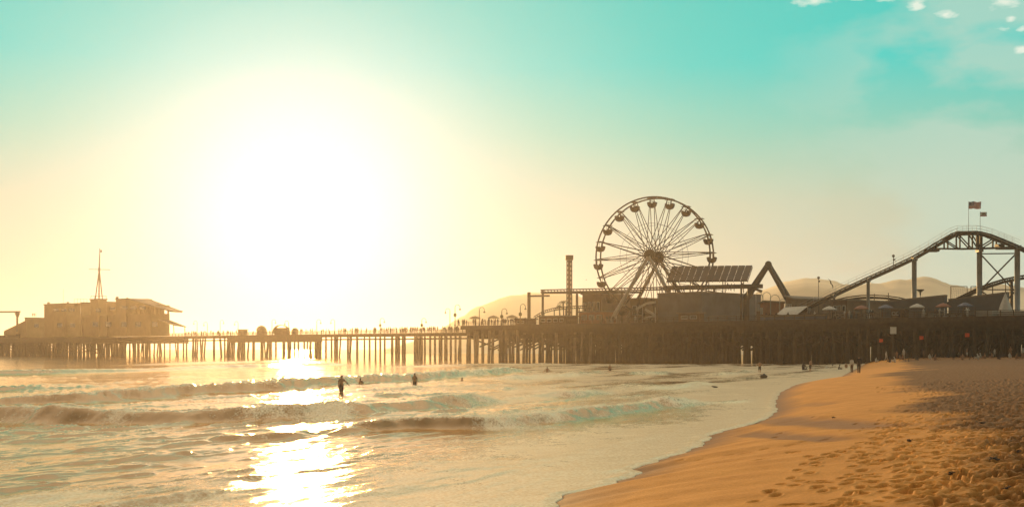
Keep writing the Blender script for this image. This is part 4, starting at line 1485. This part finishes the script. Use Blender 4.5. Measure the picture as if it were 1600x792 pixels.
# light metal stairs in front of the slate block
t = thing('metal_stairs', 'pale folding metal stairs between wheel and slate block', 'stairs', tuple(ab(a_of(1005, 0.8), 0.8, PLAT)))
m = MB()
for (x0, y0), (x1, y1) in (((994, 483), (1010, 474)), ((1010, 474), (1024, 472)), ((1008, 483), (1024, 493)), ((1024, 493), (1006, 498))):
    for bb in (.8, 1.9):
        m.bar(pt(x0, y0, bb), pt(x1, y1, bb), .22, .5)
m.build('stair_flight', M['white_steel'], t)
m = MB()
for x_ in (996, 1004, 1024):
    m.bar(ab(a_of(x_, 1), 1, PLAT), pt(x_, 480, 1), .18)
m.build('post', M['white_steel'], t)

# solar canopy over the slate block
bz = 12
rf = zpx(1108, 461, 12.75) + .3
t = thing('solar_canopy', 'tilted dark solar panel canopy on thin posts above the slate block', 'solar canopy', tuple(pt(1108, 461, bz)))
A, B = pt(1041, 439, bz), pt(1168, 437.5, bz)
C_, D_ = pt(1176, 414.5, bz + 5), pt(1050, 416, bz + 5)
th = Vector((0, 0, .25))
n_ = 12
for k in range(n_):
    e = .004
    p = [A.lerp(B, k / n_ + e), A.lerp(B, (k + 1) / n_ - e), D_.lerp(C_, (k + 1) / n_ - e), D_.lerp(C_, k / n_ + e)]
    m = MB(); m.hexa([q - th for q in p] + p); m.build('solar_panel', M['solar'], t)
m = MB()
for k in range(n_ + 1):
    m.bar(A.lerp(B, k / n_) - th * 1.6, D_.lerp(C_, k / n_) - th * 1.6, .12)
for q in (.1, .5, .9):
    m.bar(A.lerp(D_, q) - th * 2.2, B.lerp(C_, q) - th * 2.2, .2)
m.build('frame', M['steel'], t)
for q in (.08, .3, .5, .7, .92):
    for e in (.12, .55):
        p = A.lerp(B, q).lerp(D_.lerp(C_, q), e) - th * 2.2
        m = MB(); m.bar((p.x, p.y, rf), p, .2); m.build('post', M['steel'], t)
m = MB()
p0, p1 = pt(1062, 447, 9), pt(1128, 458, 9)
m.bar(p0, p1, .2); m.bar(pt(1062, 443, 9), pt(1128, 454, 9), .1)
for q in np.linspace(0, 1, 9):
    m.bar(p0.lerp(p1, q), pt(1062, 443, 9).lerp(pt(1128, 454, 9), q), .07)
m.build('ramp_rail', M['steel'], t)
for i, px in enumerate((1034, 1040, 1047, 1055, 1069, 1078, 1090, 1096, 1103, 1137, 1142, 1147, 1159)):
    p = ab(a_of(px, 3 + i % 4), 3 + i % 4, rf)
    person(PK[i % 7], p, i * 1.3, 'visitor silhouetted on the slate block roof under the solar canopy', 'dark_cloth', random.uniform(.95, 1.1), 'visitors on the slate block roof')

# pendulum ride: two leaning double booms meeting at a high joint
t = thing('swing_ride', 'dark pointed boom ride like an upturned V right of solar canopy', 'swing ride', tuple(ab(a_of(1200, 14), 14, PLAT)))
for x0, y0, lab in ((1166, 466, 'l'), (1238, 478, 'r')):
    for db in (12.5, 14.5):
        m = MB(); m.bar(pt(x0 + (db - 13.5) * 3, y0, db), pt(1200.5 + (db - 13.5) * 1.2, 413, db), .55, .75); m.build('boom', M['track'], t)
m = MB(); m.tube([pt(1200.5, 413, 11.8), pt(1200.5, 413, 15.2)], .75, 12); m.build('pivot', M['steel'], t)
m = MB(); m.bar(ab(a_of(1238, 13.5), 13.5, PLAT), pt(1238, 476, 13.5), 1.6); m.build('pedestal', M['steel'], t); m = MB(); m.bar(ab(a_of(1166, 13.5), 13.5, PLAT), pt(1166, 464, 13.5), 1.2); m.build('pedestal', M['steel'], t)
m = MB(); m.bar(pt(1176, 450, 13.5), pt(1190, 455, 13.5), .5, .5); m.build('counterweight', M['steel'], t)
t = thing('hoop_ride', 'thin steel hoops and a small gondola beside the boom ride', 'ride', tuple(ab(a_of(1205, 9), 9, PLAT)))
for cx, cy, r_ in ((1198, 463, 6.5), (1186, 462, 5.5), (1211, 468, 7.5), (1223, 472, 5)):
    m = MB()
    c = pt(cx, cy, 9)
    rr_ = r_ / F * c.y
    m.tube([c + Vector((rr_ * math.cos(th_), .3 * math.cos(th_), rr_ * math.sin(th_))) for th_ in np.linspace(-.4, math.pi + .4, 16)], .07, 5)
    m.bar(c + Vector((rr_ * .92, .2, -rr_ * .4)), Vector((c.x + rr_ * .92, c.y + .2, PLAT)), .1)
    m.bar(c + Vector((-rr_ * .92, -.2, -rr_ * .4)), Vector((c.x - rr_ * .92, c.y - .2, PLAT)), .1)
    m.build('hoop', M['white_steel'], t)
t = thing('awning_tent', 'pale pitched tent awning at the foot of the boom ride', 'tent', tuple(ab(a_of(1240, 4), 4, PLAT)))
m = MB()
rg = [pt(1224, 481, 5), pt(1262, 478, 5)]
for e0, e1 in (((1216, 491), (1240, 494)),):
    m.add([pt(1226, 480, 6), pt(1262, 478, 6), pt(1240, 495, 2), pt(1214, 490, 2)], [(0, 1, 2, 3)])
    m.add([p - Vector((0, 0, .12)) for p in (pt(1226, 480, 6), pt(1262, 478, 6), pt(1240, 495, 2), pt(1214, 490, 2))], [(3, 2, 1, 0)])
m.build('canopy', M['pale_cloth'], t)
for x_, y_, b_ in ((1214, 490, 2), (1240, 495, 2), (1226, 480, 6), (1262, 478, 6)):
    m = MB(); m.bar(ab(a_of(x_, b_), b_, PLAT), pt(x_, y_, b_), .14); m.build('pole', M['white_steel'], t)

# ------------------------------------------------------------------ the big coaster hill
BC = 16
t = thing('roller_coaster', 'large steel coaster hill with lift slope and trussed crest at right', 'roller coaster', tuple(ab(a_of(1428, BC), BC, PLAT)))
prof = [(1232, 494), (1248, 486.5), (1264, 478.5), (1300, 460.5), (1330, 446.5), (1356, 434.5), (1392, 418.5), (1428, 401.5), (1455, 386), (1475, 374), (1490, 365.5), (1500, 362.5), (1530, 362), (1546, 366), (1565, 373.5), (1590, 384), (1615, 396), (1650, 420), (1690, 450)]
offs = [Vector((N.x, N.y, 0)) * q for q in (-.75, .75)]
c_ = [pt(x_, y_, BC) for x_, y_ in prof]
m = MB()
for i in range(len(c_) - 1):
    for o_ in offs:
        m.bar(c_[i] + o_, c_[i + 1] + o_, .22, .26)
    m.bar(c_[i] - Vector((0, 0, .42)), c_[i + 1] - Vector((0, 0, .42)), .55, .55)
    L_ = (c_[i + 1] - c_[i]).length
    for k in range(int(L_ / 1.1)):
        q = c_[i].lerp(c_[i + 1], k / max(1, int(L_ / 1.1)))
        m.bar(q + offs[0] - Vector((0, 0, .14)), q + offs[1] - Vector((0, 0, .14)), .14)
m.build('track', M['track'], t)
m = MB()
for i in range(1, len(c_) - 4):
    a_, b2 = c_[i], c_[i + 1]
    n_ = max(1, int((b2 - a_).length / 1.6))
    for k in range(n_):
        q = a_.lerp(b2, k / n_)
        for o_ in offs:
            m.bar(q + o_ * 1.5, q + o_ * 1.5 + Vector((0, 0, 1.15)), .035)
    for o_ in offs:
        for hh in (1.15, .6):
            m.bar(a_ + o_ * 1.5 + Vector((0, 0, hh)), b2 + o_ * 1.5 + Vector((0, 0, hh)), .035)
        m.bar(a_ + o_ * 1.3 + Vector((0, 0, -.1)), b2 + o_ * 1.3 + Vector((0, 0, -.1)), .5, .06)
m.build('catwalk_railing', M['grey'], t)
# trussed arch below the crest
m = MB()
ch = [(1448, 392.5), (1468, 388.5), (1500, 389), (1530, 388.5), (1560, 387.5), (1592, 388)]
for i in range(len(ch) - 1):
    for o_ in offs:
        m.bar(pt(*ch[i], BC) + o_, pt(*ch[i + 1], BC) + o_, .28)
up = lambda x_: np.interp(x_, [p[0] for p in prof], [p[1] for p in prof]) + 4.5
lo = lambda x_: np.interp(x_, [p[0] for p in ch], [p[1] for p in ch])
arc = [1448, 1462, 1478, 1490, 1500, 1516, 1530, 1542, 1554, 1572, 1590]
ay = [391, 381, 373, 368.5, 367, 366, 367, 370, 375, 382, 388]
for i in range(len(arc) - 1):
    for o_ in offs:
        m.bar(pt(arc[i], ay[i], BC) + o_, pt(arc[i + 1], ay[i + 1], BC) + o_, .24)
for x_ in (1478, 1497, 1516.5, 1530, 1554):
    for o_ in offs:
        m.bar(pt(x_, up(x_), BC) + o_, pt(x_, lo(x_), BC) + o_, .26 if x_ != 1530 else .5)
for (xa, xb) in ((1478, 1497), (1497, 1516.5), (1516.5, 1530)):
    for o_ in offs:
        m.bar(pt(xa, up(xa), BC) + o_, pt(xb, lo(xb), BC) + o_, .2)
for (xa, xb) in ((1554, 1530),):
    for o_ in offs:
        m.bar(pt(xa, up(xa), BC) + o_, pt(xb, lo(xb), BC) + o_, .2)
m.build('truss', M['track'], t)
m = MB(); p = pt(1457, 391.5, BC); m.box(p.x - 1.1, p.x + 1.1, p.y - 1, p.y + 1, p.z - .25, p.z + .1); m.build('service_platform', M['steel'], t); m = MB()
p = pt(1574, 387, BC); m.box(p.x - 1.8, p.x + 1.8, p.y - 1.3, p.y + 1.3, p.z - .3, p.z + .15); m.build('service_platform', M['steel'], t); m = MB(); p = pt(1562, 384, BC); m.box(p.x - .6, p.x + .6, p.y - 1, p.y + 1, p.z - .2, p.z + .3)
m.build('service_platform', M['steel'], t)
for x_, yt_, w_ in ((1303, 462, .55), (1356.5, 437, .62), (1428.5, 404, .86), (1530.5, 390, .92), (1589.5, 385, .92), (1264, 482, .5)):
    m = MB(); base = ab(a_of(x_, BC), BC, PLAT); top = pt(x_, yt_, BC)
    m.tube([base, top - Vector((0, 0, .5))], w_ * .56, 14); lg = m.build('column', M['column'], t, True)
    m = MB(); m.box(top.x - w_ * .5, top.x + w_ * .5, top.y - .9, top.y + .9, top.z - .5, top.z + .15); m.build('column_head', M['column'], lg)
    if x_ == 1428.5:
        m = MB(); m.tube([base + Vector((0, 0, .01)), base + Vector((0, 0, 3.4))], w_ * .575, 14); m.build('painted_base', M['yellow'], lg, True)
m = MB()
for p0, p1 in (((1533, 398), (1586, 455)), ((1586, 398), (1533, 452)), ((1533, 396.5), (1587, 396)), ((1533, 452.5), (1587, 452.5)), ((1533, 455), (1548, 464)), ((1586, 455), (1566, 478))):
    m.bar(pt(*p0, BC), pt(*p1, BC), .22)
m.build('cross_brace', M['track'], t)
# the second, lower curve of the same ride
m = MB()
sec = [(1470, 478), (1500, 464), (1530, 449.5), (1550, 442), (1570, 436), (1590, 432), (1620, 428)]
for dy, w_ in ((0, .3), (4.2, .45)):
    q = [pt(x_, y_ + dy, 20) for x_, y_ in sec]
    for i in range(len(q) - 1):
        m.bar(q[i], q[i + 1], .5, w_)
for k in range(38):
    x_ = 1472 + k * 3.9
    y_ = np.interp(x_, [p[0] for p in sec], [p[1] for p in sec])
    m.bar(pt(x_, y_, 20), pt(x_ + 1.2, y_ + 4, 20), .12)
m.build('lower_track', M['track'], t)
m = MB()
arch = [(1308, 468), (1325, 464), (1345, 461.5), (1365, 461), (1385, 462), (1405, 465), (1418, 468)]
for dy, w_ in ((0, .22), (4.0, .5)):
    q = [pt(x_, y_ + dy, 28) for x_, y_ in arch]
    for i in range(len(q) - 1):
        m.bar(q[i], q[i + 1], .5, w_)
m.build('arch_track', M['track'], t)
for x_, y_, b_ in ((1366, 459, 27), (1388, 457.5, 27), (1580, 436, 20), (1551, 444, 20), (1571, 440, 20)):
    m = MB(); m.bar(ab(a_of(x_, b_), b_, PLAT), pt(x_, y_, b_), .55 if x_ == 1580 else .16); m.build('post', M['steel'], t)

# flags on the crest
def flag_pole(px, ytop, label, name):
    b_ = BC
    foot = pt(px, np.interp(px, [p[0] for p in prof], [p[1] for p in prof]), b_)
    top = pt(px, ytop, b_)
    t = thing(name, label, 'flag', tuple(foot), 'flags on the coaster crest')
    m = MB(); m.tube([foot, top], [.05, .035], 6); m.build('pole', M['white_steel'], t)
    return t, top


t, top = flag_pole(1513.5, 314.5, 'large striped flag with starry blue canton flying over the coaster crest', 'flag')
nx_, ny_ = 22, 13
wd, ht = 2.45, 1.38
m = MB()
G = lambda i, j: (top.x + wd * i / nx_, top.y + .16 * math.sin(i * .55 + j * .12), top.z - .06 - ht * j / ny_ - .05 * math.sin(i * .5) - .004 * i)
for j in range(ny_):
    for i in range(nx_):
        mi = 0 if j % 2 == 0 else 1
        if i < 9 and j < 7:
            mi = 2 if not ((i + j) % 2 == 1 and i % 2 == 0 and 0 < j < 7) else 1
        p = [G(i, j), G(i + 1, j), G(i + 1, j + 1), G(i, j + 1)]
        m.add(p, [(3, 2, 1, 0)], mi)
o = m.build('cloth', [M['flag_red'], M['flag_white'], M['flag_blue']], t)
so = o.modifiers.new('thick', 'SOLIDIFY'); so.thickness = .015
t, top = flag_pole(1531.5, 331, 'small white flag with bear and red hem beside the striped flag', 'flag')
m = MB()
wd, ht = 1.3, .85
S = lambda x_, y_: (top.x + wd * x_, top.y + .08 * math.sin(x_ * 6), top.z - .05 - ht * y_)
for i in range(12):
    m.add([S(i / 12, .83), S((i + 1) / 12, .83), S((i + 1) / 12, 0), S(i / 12, 0)], [(0, 1, 2, 3)], 0)
    m.add([S(i / 12, 1), S((i + 1) / 12, 1), S((i + 1) / 12, .83), S(i / 12, .83)], [(0, 1, 2, 3)], 1)
o = m.build('cloth', [M['flag_white'], M['flag_red']], t)
so = o.modifiers.new('thick', 'SOLIDIFY'); so.thickness = .012
m = MB()
bear = [(.28, .45), (.33, .36), (.45, .32), (.60, .30), (.72, .33), (.78, .42), (.78, .68), (.70, .68), (.68, .54), (.50, .56), (.46, .68), (.38, .68), (.38, .54), (.30, .52)]
pts = [Vector(S(x_, y_)) + Vector((0, -.05, 0)) for x_, y_ in bear]
m.add(pts + [p + Vector((0, .02, 0)) for p in pts], [tuple(range(len(pts)))[::-1], tuple(range(len(pts), 2 * len(pts)))] +
      [(i, (i + 1) % len(pts), len(pts) + (i + 1) % len(pts), len(pts) + i) for i in range(len(pts))])
m.build('bear_emblem', M['bear'], t)
m = MB()
st = [Vector(S(.16, .18)) + Vector((.10 * (1 if k % 2 == 0 else .4) * math.sin(k * math.pi / 5), -.05, .10 * (1 if k % 2 == 0 else .4) * math.cos(k * math.pi / 5))) for k in range(10)]
m.add(st + [p + Vector((0, .02, 0)) for p in st], [tuple(range(10)), tuple(range(10, 20))[::-1]] + [(i, 10 + i, 10 + (i + 1) % 10, (i + 1) % 10) for i in range(10)])
m.build('star', M['flag_red'], t)

# poles, net frame, lights on the deck at right
t = thing('net_frame', 'thin square net frame above the dark screen wall', 'net', tuple(ab(a_of(1498, 22), 22, PLAT)))
m = MB()
for x_ in (1485.5, 1511, 1517, 1536):
    m.bar(ab(a_of(x_, 22), 22, PLAT), pt(x_, 447.5, 22), .14)
m.bar(pt(1485.5, 447.5, 22), pt(1511, 447.5, 22), .14); m.bar(pt(1517, 447.5, 22), pt(1536, 447.5, 22), .14); m.build('frame', M['steel'], t)
m = MB()
for k in range(9):
    x_ = 1487 + k * 2.8
    m.bar(pt(x_, 448.5 + abs(k - 4) * -.1 + 1, 22), pt(x_ - 1.2, 466, 22), .025)
for k in range(6):
    m.bar(pt(1486, 451 + k * 3, 22), pt(1510, 453 + k * 2.6, 22), .025)
m.build('net', M['steel'], t)
for px, y0, b_, lab, nm in ((1438, 454, 12, 'dark funnel topped lamp right of the tall yellow based column', 'deck_lamp'),
                            (1279, 434, 18, 'thin pole with two small lamp heads above the coaster lift', 'light_pole'),
                            (1396, 400, BC, 'small lamp on the coaster lift railing', 'track_lamp')):
    if nm == 'track_lamp':
        f0 = pt(1396, 417, BC)
    else:
        f0 = ab(a_of(px, b_), b_, PLAT)
    top = pt(px, y0, b_)
    t = thing(nm, lab, 'lamp', tuple(f0))
    m = MB(); m.tube([f0, top], [.09, .06], 6); m.build('pole', M['steel'], t)
    m = MB()
    if nm == 'deck_lamp':
        m.lathe(top, [(.12, -.9), (.2, -.3), (.75, .1), (.8, .25)], 10)
    else:
        m.lathe(top, [(.1, -.3), (.28, -.15), (.28, .2), (.1, .3)], 8); m.lathe(top + Vector((.12, 0, -.75)), [(.1, -.2), (.22, -.1), (.22, .15), (.1, .2)], 8)
    m.build('lamp_head', M['steel'], t)
t = thing('striped_tent', 'pale pointed tent top behind the right screen wall', 'tent', tuple(ab(a_of(1571, 4), 4, PLAT)))
m = MB(); c = pt(1571, 480, 4); m.lathe(c, [(1.6, -1.2), (1.3, -.6), (.9, .6), (.06, 2.6)], 8); m.build('canopy', M['pale_cloth'], t)
for k in range(4):
    q = c + Vector((1.3 * math.cos(k * 1.57 + .7), 1.3 * math.sin(k * 1.57 + .7), -1.1)); m = MB(); m.bar((q.x, q.y, PLAT), q, .1); m.build('pole', M['white_steel'], t)
for i, (px, y_) in enumerate(((1443, 486), (1449, 488), (1461, 484), (1468, 488), (1497, 485), (1506, 488), (1512, 484), (1405, 487), (1379, 488), (1327, 489), (1272, 489))):
    p = ab(a_of(px, 1.8 + (i % 3) * .4), 1.8 + (i % 3) * .4, PLAT)
    person(PK[i % 7], p, i * 2.1, 'visitor on the amusement deck below the coaster hill', ('pale_cloth', 'dark_cloth', 'brown_cloth')[i % 3], 1.0, 'visitors below the coaster hill')
railing('railing', 120, 330, 0.1, PLAT)
rr3 = random.Random(9)
for i, px in enumerate((742, 771, 800, 1296, 1346, 1384, 1433, 1474, 1508)):
    b_ = 3.4 if px > 900 else 5
    c = ab(a_of(px, b_), b_, PLAT)
    t = thing('patio_umbrella', ('tan cloth patio umbrella on the deck corner left of the low coaster', 'cloth patio umbrella on the deck below the coaster hill')[px > 900], 'umbrella', tuple(c),
              ('umbrellas at the deck corner', 'umbrellas below the coaster hill')[px > 900])
    m = MB(); m.tube([c, c + Vector((0, 0, 2.6))], .05, 6); m.build('pole', M['steel'], t)
    m = MB(); m.lathe(c, [(1.5, 1.95), (1.5, 2.1), (.8, 2.5), (.05, 2.75)], 8); m.build('canopy', M[('canvas' if px < 900 else ('pale_cloth', 'red', 'blue')[i % 3])], t)
for i in range(34):
    px = rr3.uniform(1195, 1525) if i % 4 else rr3.uniform(905, 1030)
    b_ = rr3.uniform(.5, 2.2)
    person(PK[i % 7], ab(a_of(px, b_), b_, PLAT), rr3.uniform(0, 6.28), 'visitor at the deck railing below the coaster hill' if px > 1100 else 'visitor at the deck railing under the ferris wheel',
           rr3.choice(('dark_cloth', 'brown_cloth', 'pale_cloth')), 1.0, 'visitors along the front railing' if px > 1100 else 'visitors under the ferris wheel')
building('snack_booth', 806, 838, 6, 10, 499, 'brown', 'low brown booth at the foot of the left coaster post', 'booth', wins=2)
building('snack_booth', 842, 902, 4, 8, 495, 'brown', 'long brown booth under the low coaster curve', 'booth', wins=4)
building('game_hall', 1060, 1100, -0.2, 1.3, 490, 'brown', 'shallow brown shed built against the front of the slate block', wins=2, door=False)

# ------------------------------------------------------------------ beach signs, warning flags, rock, gulls
for px, y0, y1, py, lab in ((1395.5, 510.5, 521.5, 558, 'left square white sign on a post before the dark pier'), (1581.5, 509.5, 520.5, 557, 'right square white sign on a post near the deck containers')):
    x, y, z = on_sand(px, py)
    zz0, zz1 = H + (HY - y1) / F * y, H + (HY - y0) / F * y
    w_ = 4.8 / F * y
    t = thing('beach_sign', lab, 'sign', (x, y, z), 'white signs on the beach')
    m = MB(); m.bar((x, y, z - .3), (x, y, zz1), .14); m.build('post', M['timber'], t)
    m = MB(); m.box(x - w_, x + w_, y - .13, y - .08, zz0, zz1); m.build('board', M['white'], t)
    m = MB()
    if px > 1500:
        m.tube([(x + w_ * .55 * math.cos(q), y - .145, (zz0 + zz1) / 2 + w_ * .55 * math.sin(q)) for q in np.linspace(0, 6.283, 17)], .02, 5)
        m.bar((x - w_ * .4, y - .145, zz1 - w_ * .55), (x + w_ * .4, y - .145, zz0 + w_ * .55), .05, .03)
        m.build('symbol', M['slate'], t)
for px, y0, py, lab in ((1376, 533, 557, 'orange warning flag below the left white sign'), (1439, 528.5, 558, 'orange warning flag alone on the middle sand'),
                        (1510.5, 524, 559, 'orange warning flag above a standing pair'), (1568.5, 521, 557, 'orange warning flag left of the right white sign')):
    x, y, z = on_sand(px, py)
    zt = H + (HY - y0 + 4) / F * y
    t = thing('warning_flag', lab, 'flag', (x, y, z), 'orange flags on the beach')
    m = MB(); m.tube([(x - .3, y, z - .2), (x - .3, y, zt + .1)], .03, 6); m.build('pole', M['timber'], t)
    m = MB()
    for i in range(6):
        f0_, f1_ = i / 6, (i + 1) / 6
        yy0, yy1 = y + .07 * math.sin(f0_ * 6), y + .07 * math.sin(f1_ * 6)
        m.hexa([(x - .3 + .75 * f0_, yy0, zt - .72 + .1 * f0_), (x - .3 + .75 * f1_, yy1, zt - .72 + .1 * f1_), (x - .3 + .75 * f1_, yy1 + .02, zt - .72 + .1 * f1_), (x - .3 + .75 * f0_, yy0 + .02, zt - .72 + .1 * f0_),
                (x - .3 + .75 * f0_, yy0, zt - .05 * f0_), (x - .3 + .75 * f1_, yy1, zt - .05 * f1_), (x - .3 + .75 * f1_, yy1 + .02, zt - .05 * f1_), (x - .3 + .75 * f0_, yy0 + .02, zt - .05 * f0_)])
    m.build('cloth', M['orange'], t)
bm = bmesh.new()
bmesh.ops.create_icosphere(bm, subdivisions=3, radius=.42)
for v in bm.verts:
    v.co *= 1 + .22 * math.sin(v.co.x * 9 + 1) * math.cos(v.co.y * 8) + .1 * math.sin(v.co.z * 13)
    v.co.z *= .75
me = bpy.data.meshes.new('rock'); bm.to_mesh(me); bm.free()
me.materials.append(M['rock'])
o = bpy.data.objects.new('rock', me); col.objects.link(o)
x, y, z = water_at(1193, 590)
o.location = (x, y, z + .35)
tag(o, 'dark rounded rock in the foam at the feet of a child', 'rock')


for i, (px, py, sc_, lab) in enumerate(((1553, 719, .6, 'largest dark seaweed clump on the trodden sand at right'), (1592, 707, .35, 'small seaweed scrap near the right edge of the sand'),
                                   (1487, 742, .35, 'seaweed scrap on the trodden sand below the largest clump'), (1420, 690, .45, 'seaweed scrap where the smooth sand meets the footprints'),
                                   (1535, 662, .45, 'seaweed scrap on the darker sand beyond the largest clump'), (1302, 653, .35, 'tiny seaweed scrap beside the dark grooves'),
                                   (1575, 765, .35, 'seaweed scrap in the lower right corner of the sand'))):
    x, y = sand_hit(px, py)
    z = float(sand_base(shore_d(np.array(x), np.array(y))))
    m = MB()
    for k in range(16):
        a0_ = rr3.uniform(0, 6.28); sc_ = sc_ * (.6 if k == 0 else 1); l_ = rr3.uniform(.12, .30) * sc_
        p_ = Vector((x + rr3.uniform(-.16, .16) * sc_, y + rr3.uniform(-.12, .12) * sc_, z + rr3.uniform(.0, .04)))
        q_ = p_ + Vector((math.cos(a0_) * l_, math.sin(a0_) * l_ * .6, rr3.uniform(-.01, .09) * sc_))
        m.tube([p_, p_.lerp(q_, .5) + Vector((rr3.uniform(-.04, .04), 0, .05 * sc_)), q_], [.02 * sc_, .03 * sc_, .008 * sc_], 5)
    o = m.build('seaweed_clump', M['rock'], None, True)
    tag(o, lab, 'seaweed')


def gull(loc, yaw, roll, sc, label):
    m = MB()
    m.tube([(0, -.32, 0), (0, -.26, .01), (0, -.12, .0), (0, .08, -.01), (0, .24, .0), (0, .36, .01)], [.012, .045, .075, .085, .05, .02], 8)
    o = m.build('seagull', M['feather'], None, True)
    o.location = loc; o.rotation_euler = (R(8), roll, yaw); o.scale = (sc,) * 3
    tag(o, label, 'bird')
    for s in (-1, 1):
        m = MB()
        pr = [(0, .05, .14), (.22, .14, .13), (.42, .12, .10), (.68, .0, .02)]
        for (x0, z0, c0), (x1, z1, c1) in zip(pr[:-1], pr[1:]):
            m.hexa([(s * x0, -c0, z0), (s * x1, -c1 + .02, z1), (s * x1, c1, z1), (s * x0, c0, z0), (s * x0, -c0, z0 + .02), (s * x1, -c1 + .02, z1 + .015), (s * x1, c1, z1 + .015), (s * x0, c0, z0 + .02)])
        m.build('wing', M['feather'], o)
    m = MB(); m.tube([(0, -.32, 0), (0, -.40, -.012)], [.014, .004], 6); m.build('beak', M['yellow'], o)


d_ = 95
gull(((1117 - 800) / F * d_, d_, H + (HY - 604) / F * d_), R(60), R(42), .8, 'dark gull banking low over the foam near the shore')
d_ = 150
gull(((916 - 800) / F * d_, d_, H + (HY - 437) / F * d_), R(20), R(60), .5, 'small distant gull in the sky left of the ferris wheel')
d_ = 240
gull(((284 - 800) / F * d_, d_, H + (HY - 486) / F * d_), R(70), R(10), .9, 'distant gull beside the roof tip of the end building')
bpy.context.view_layer.update()
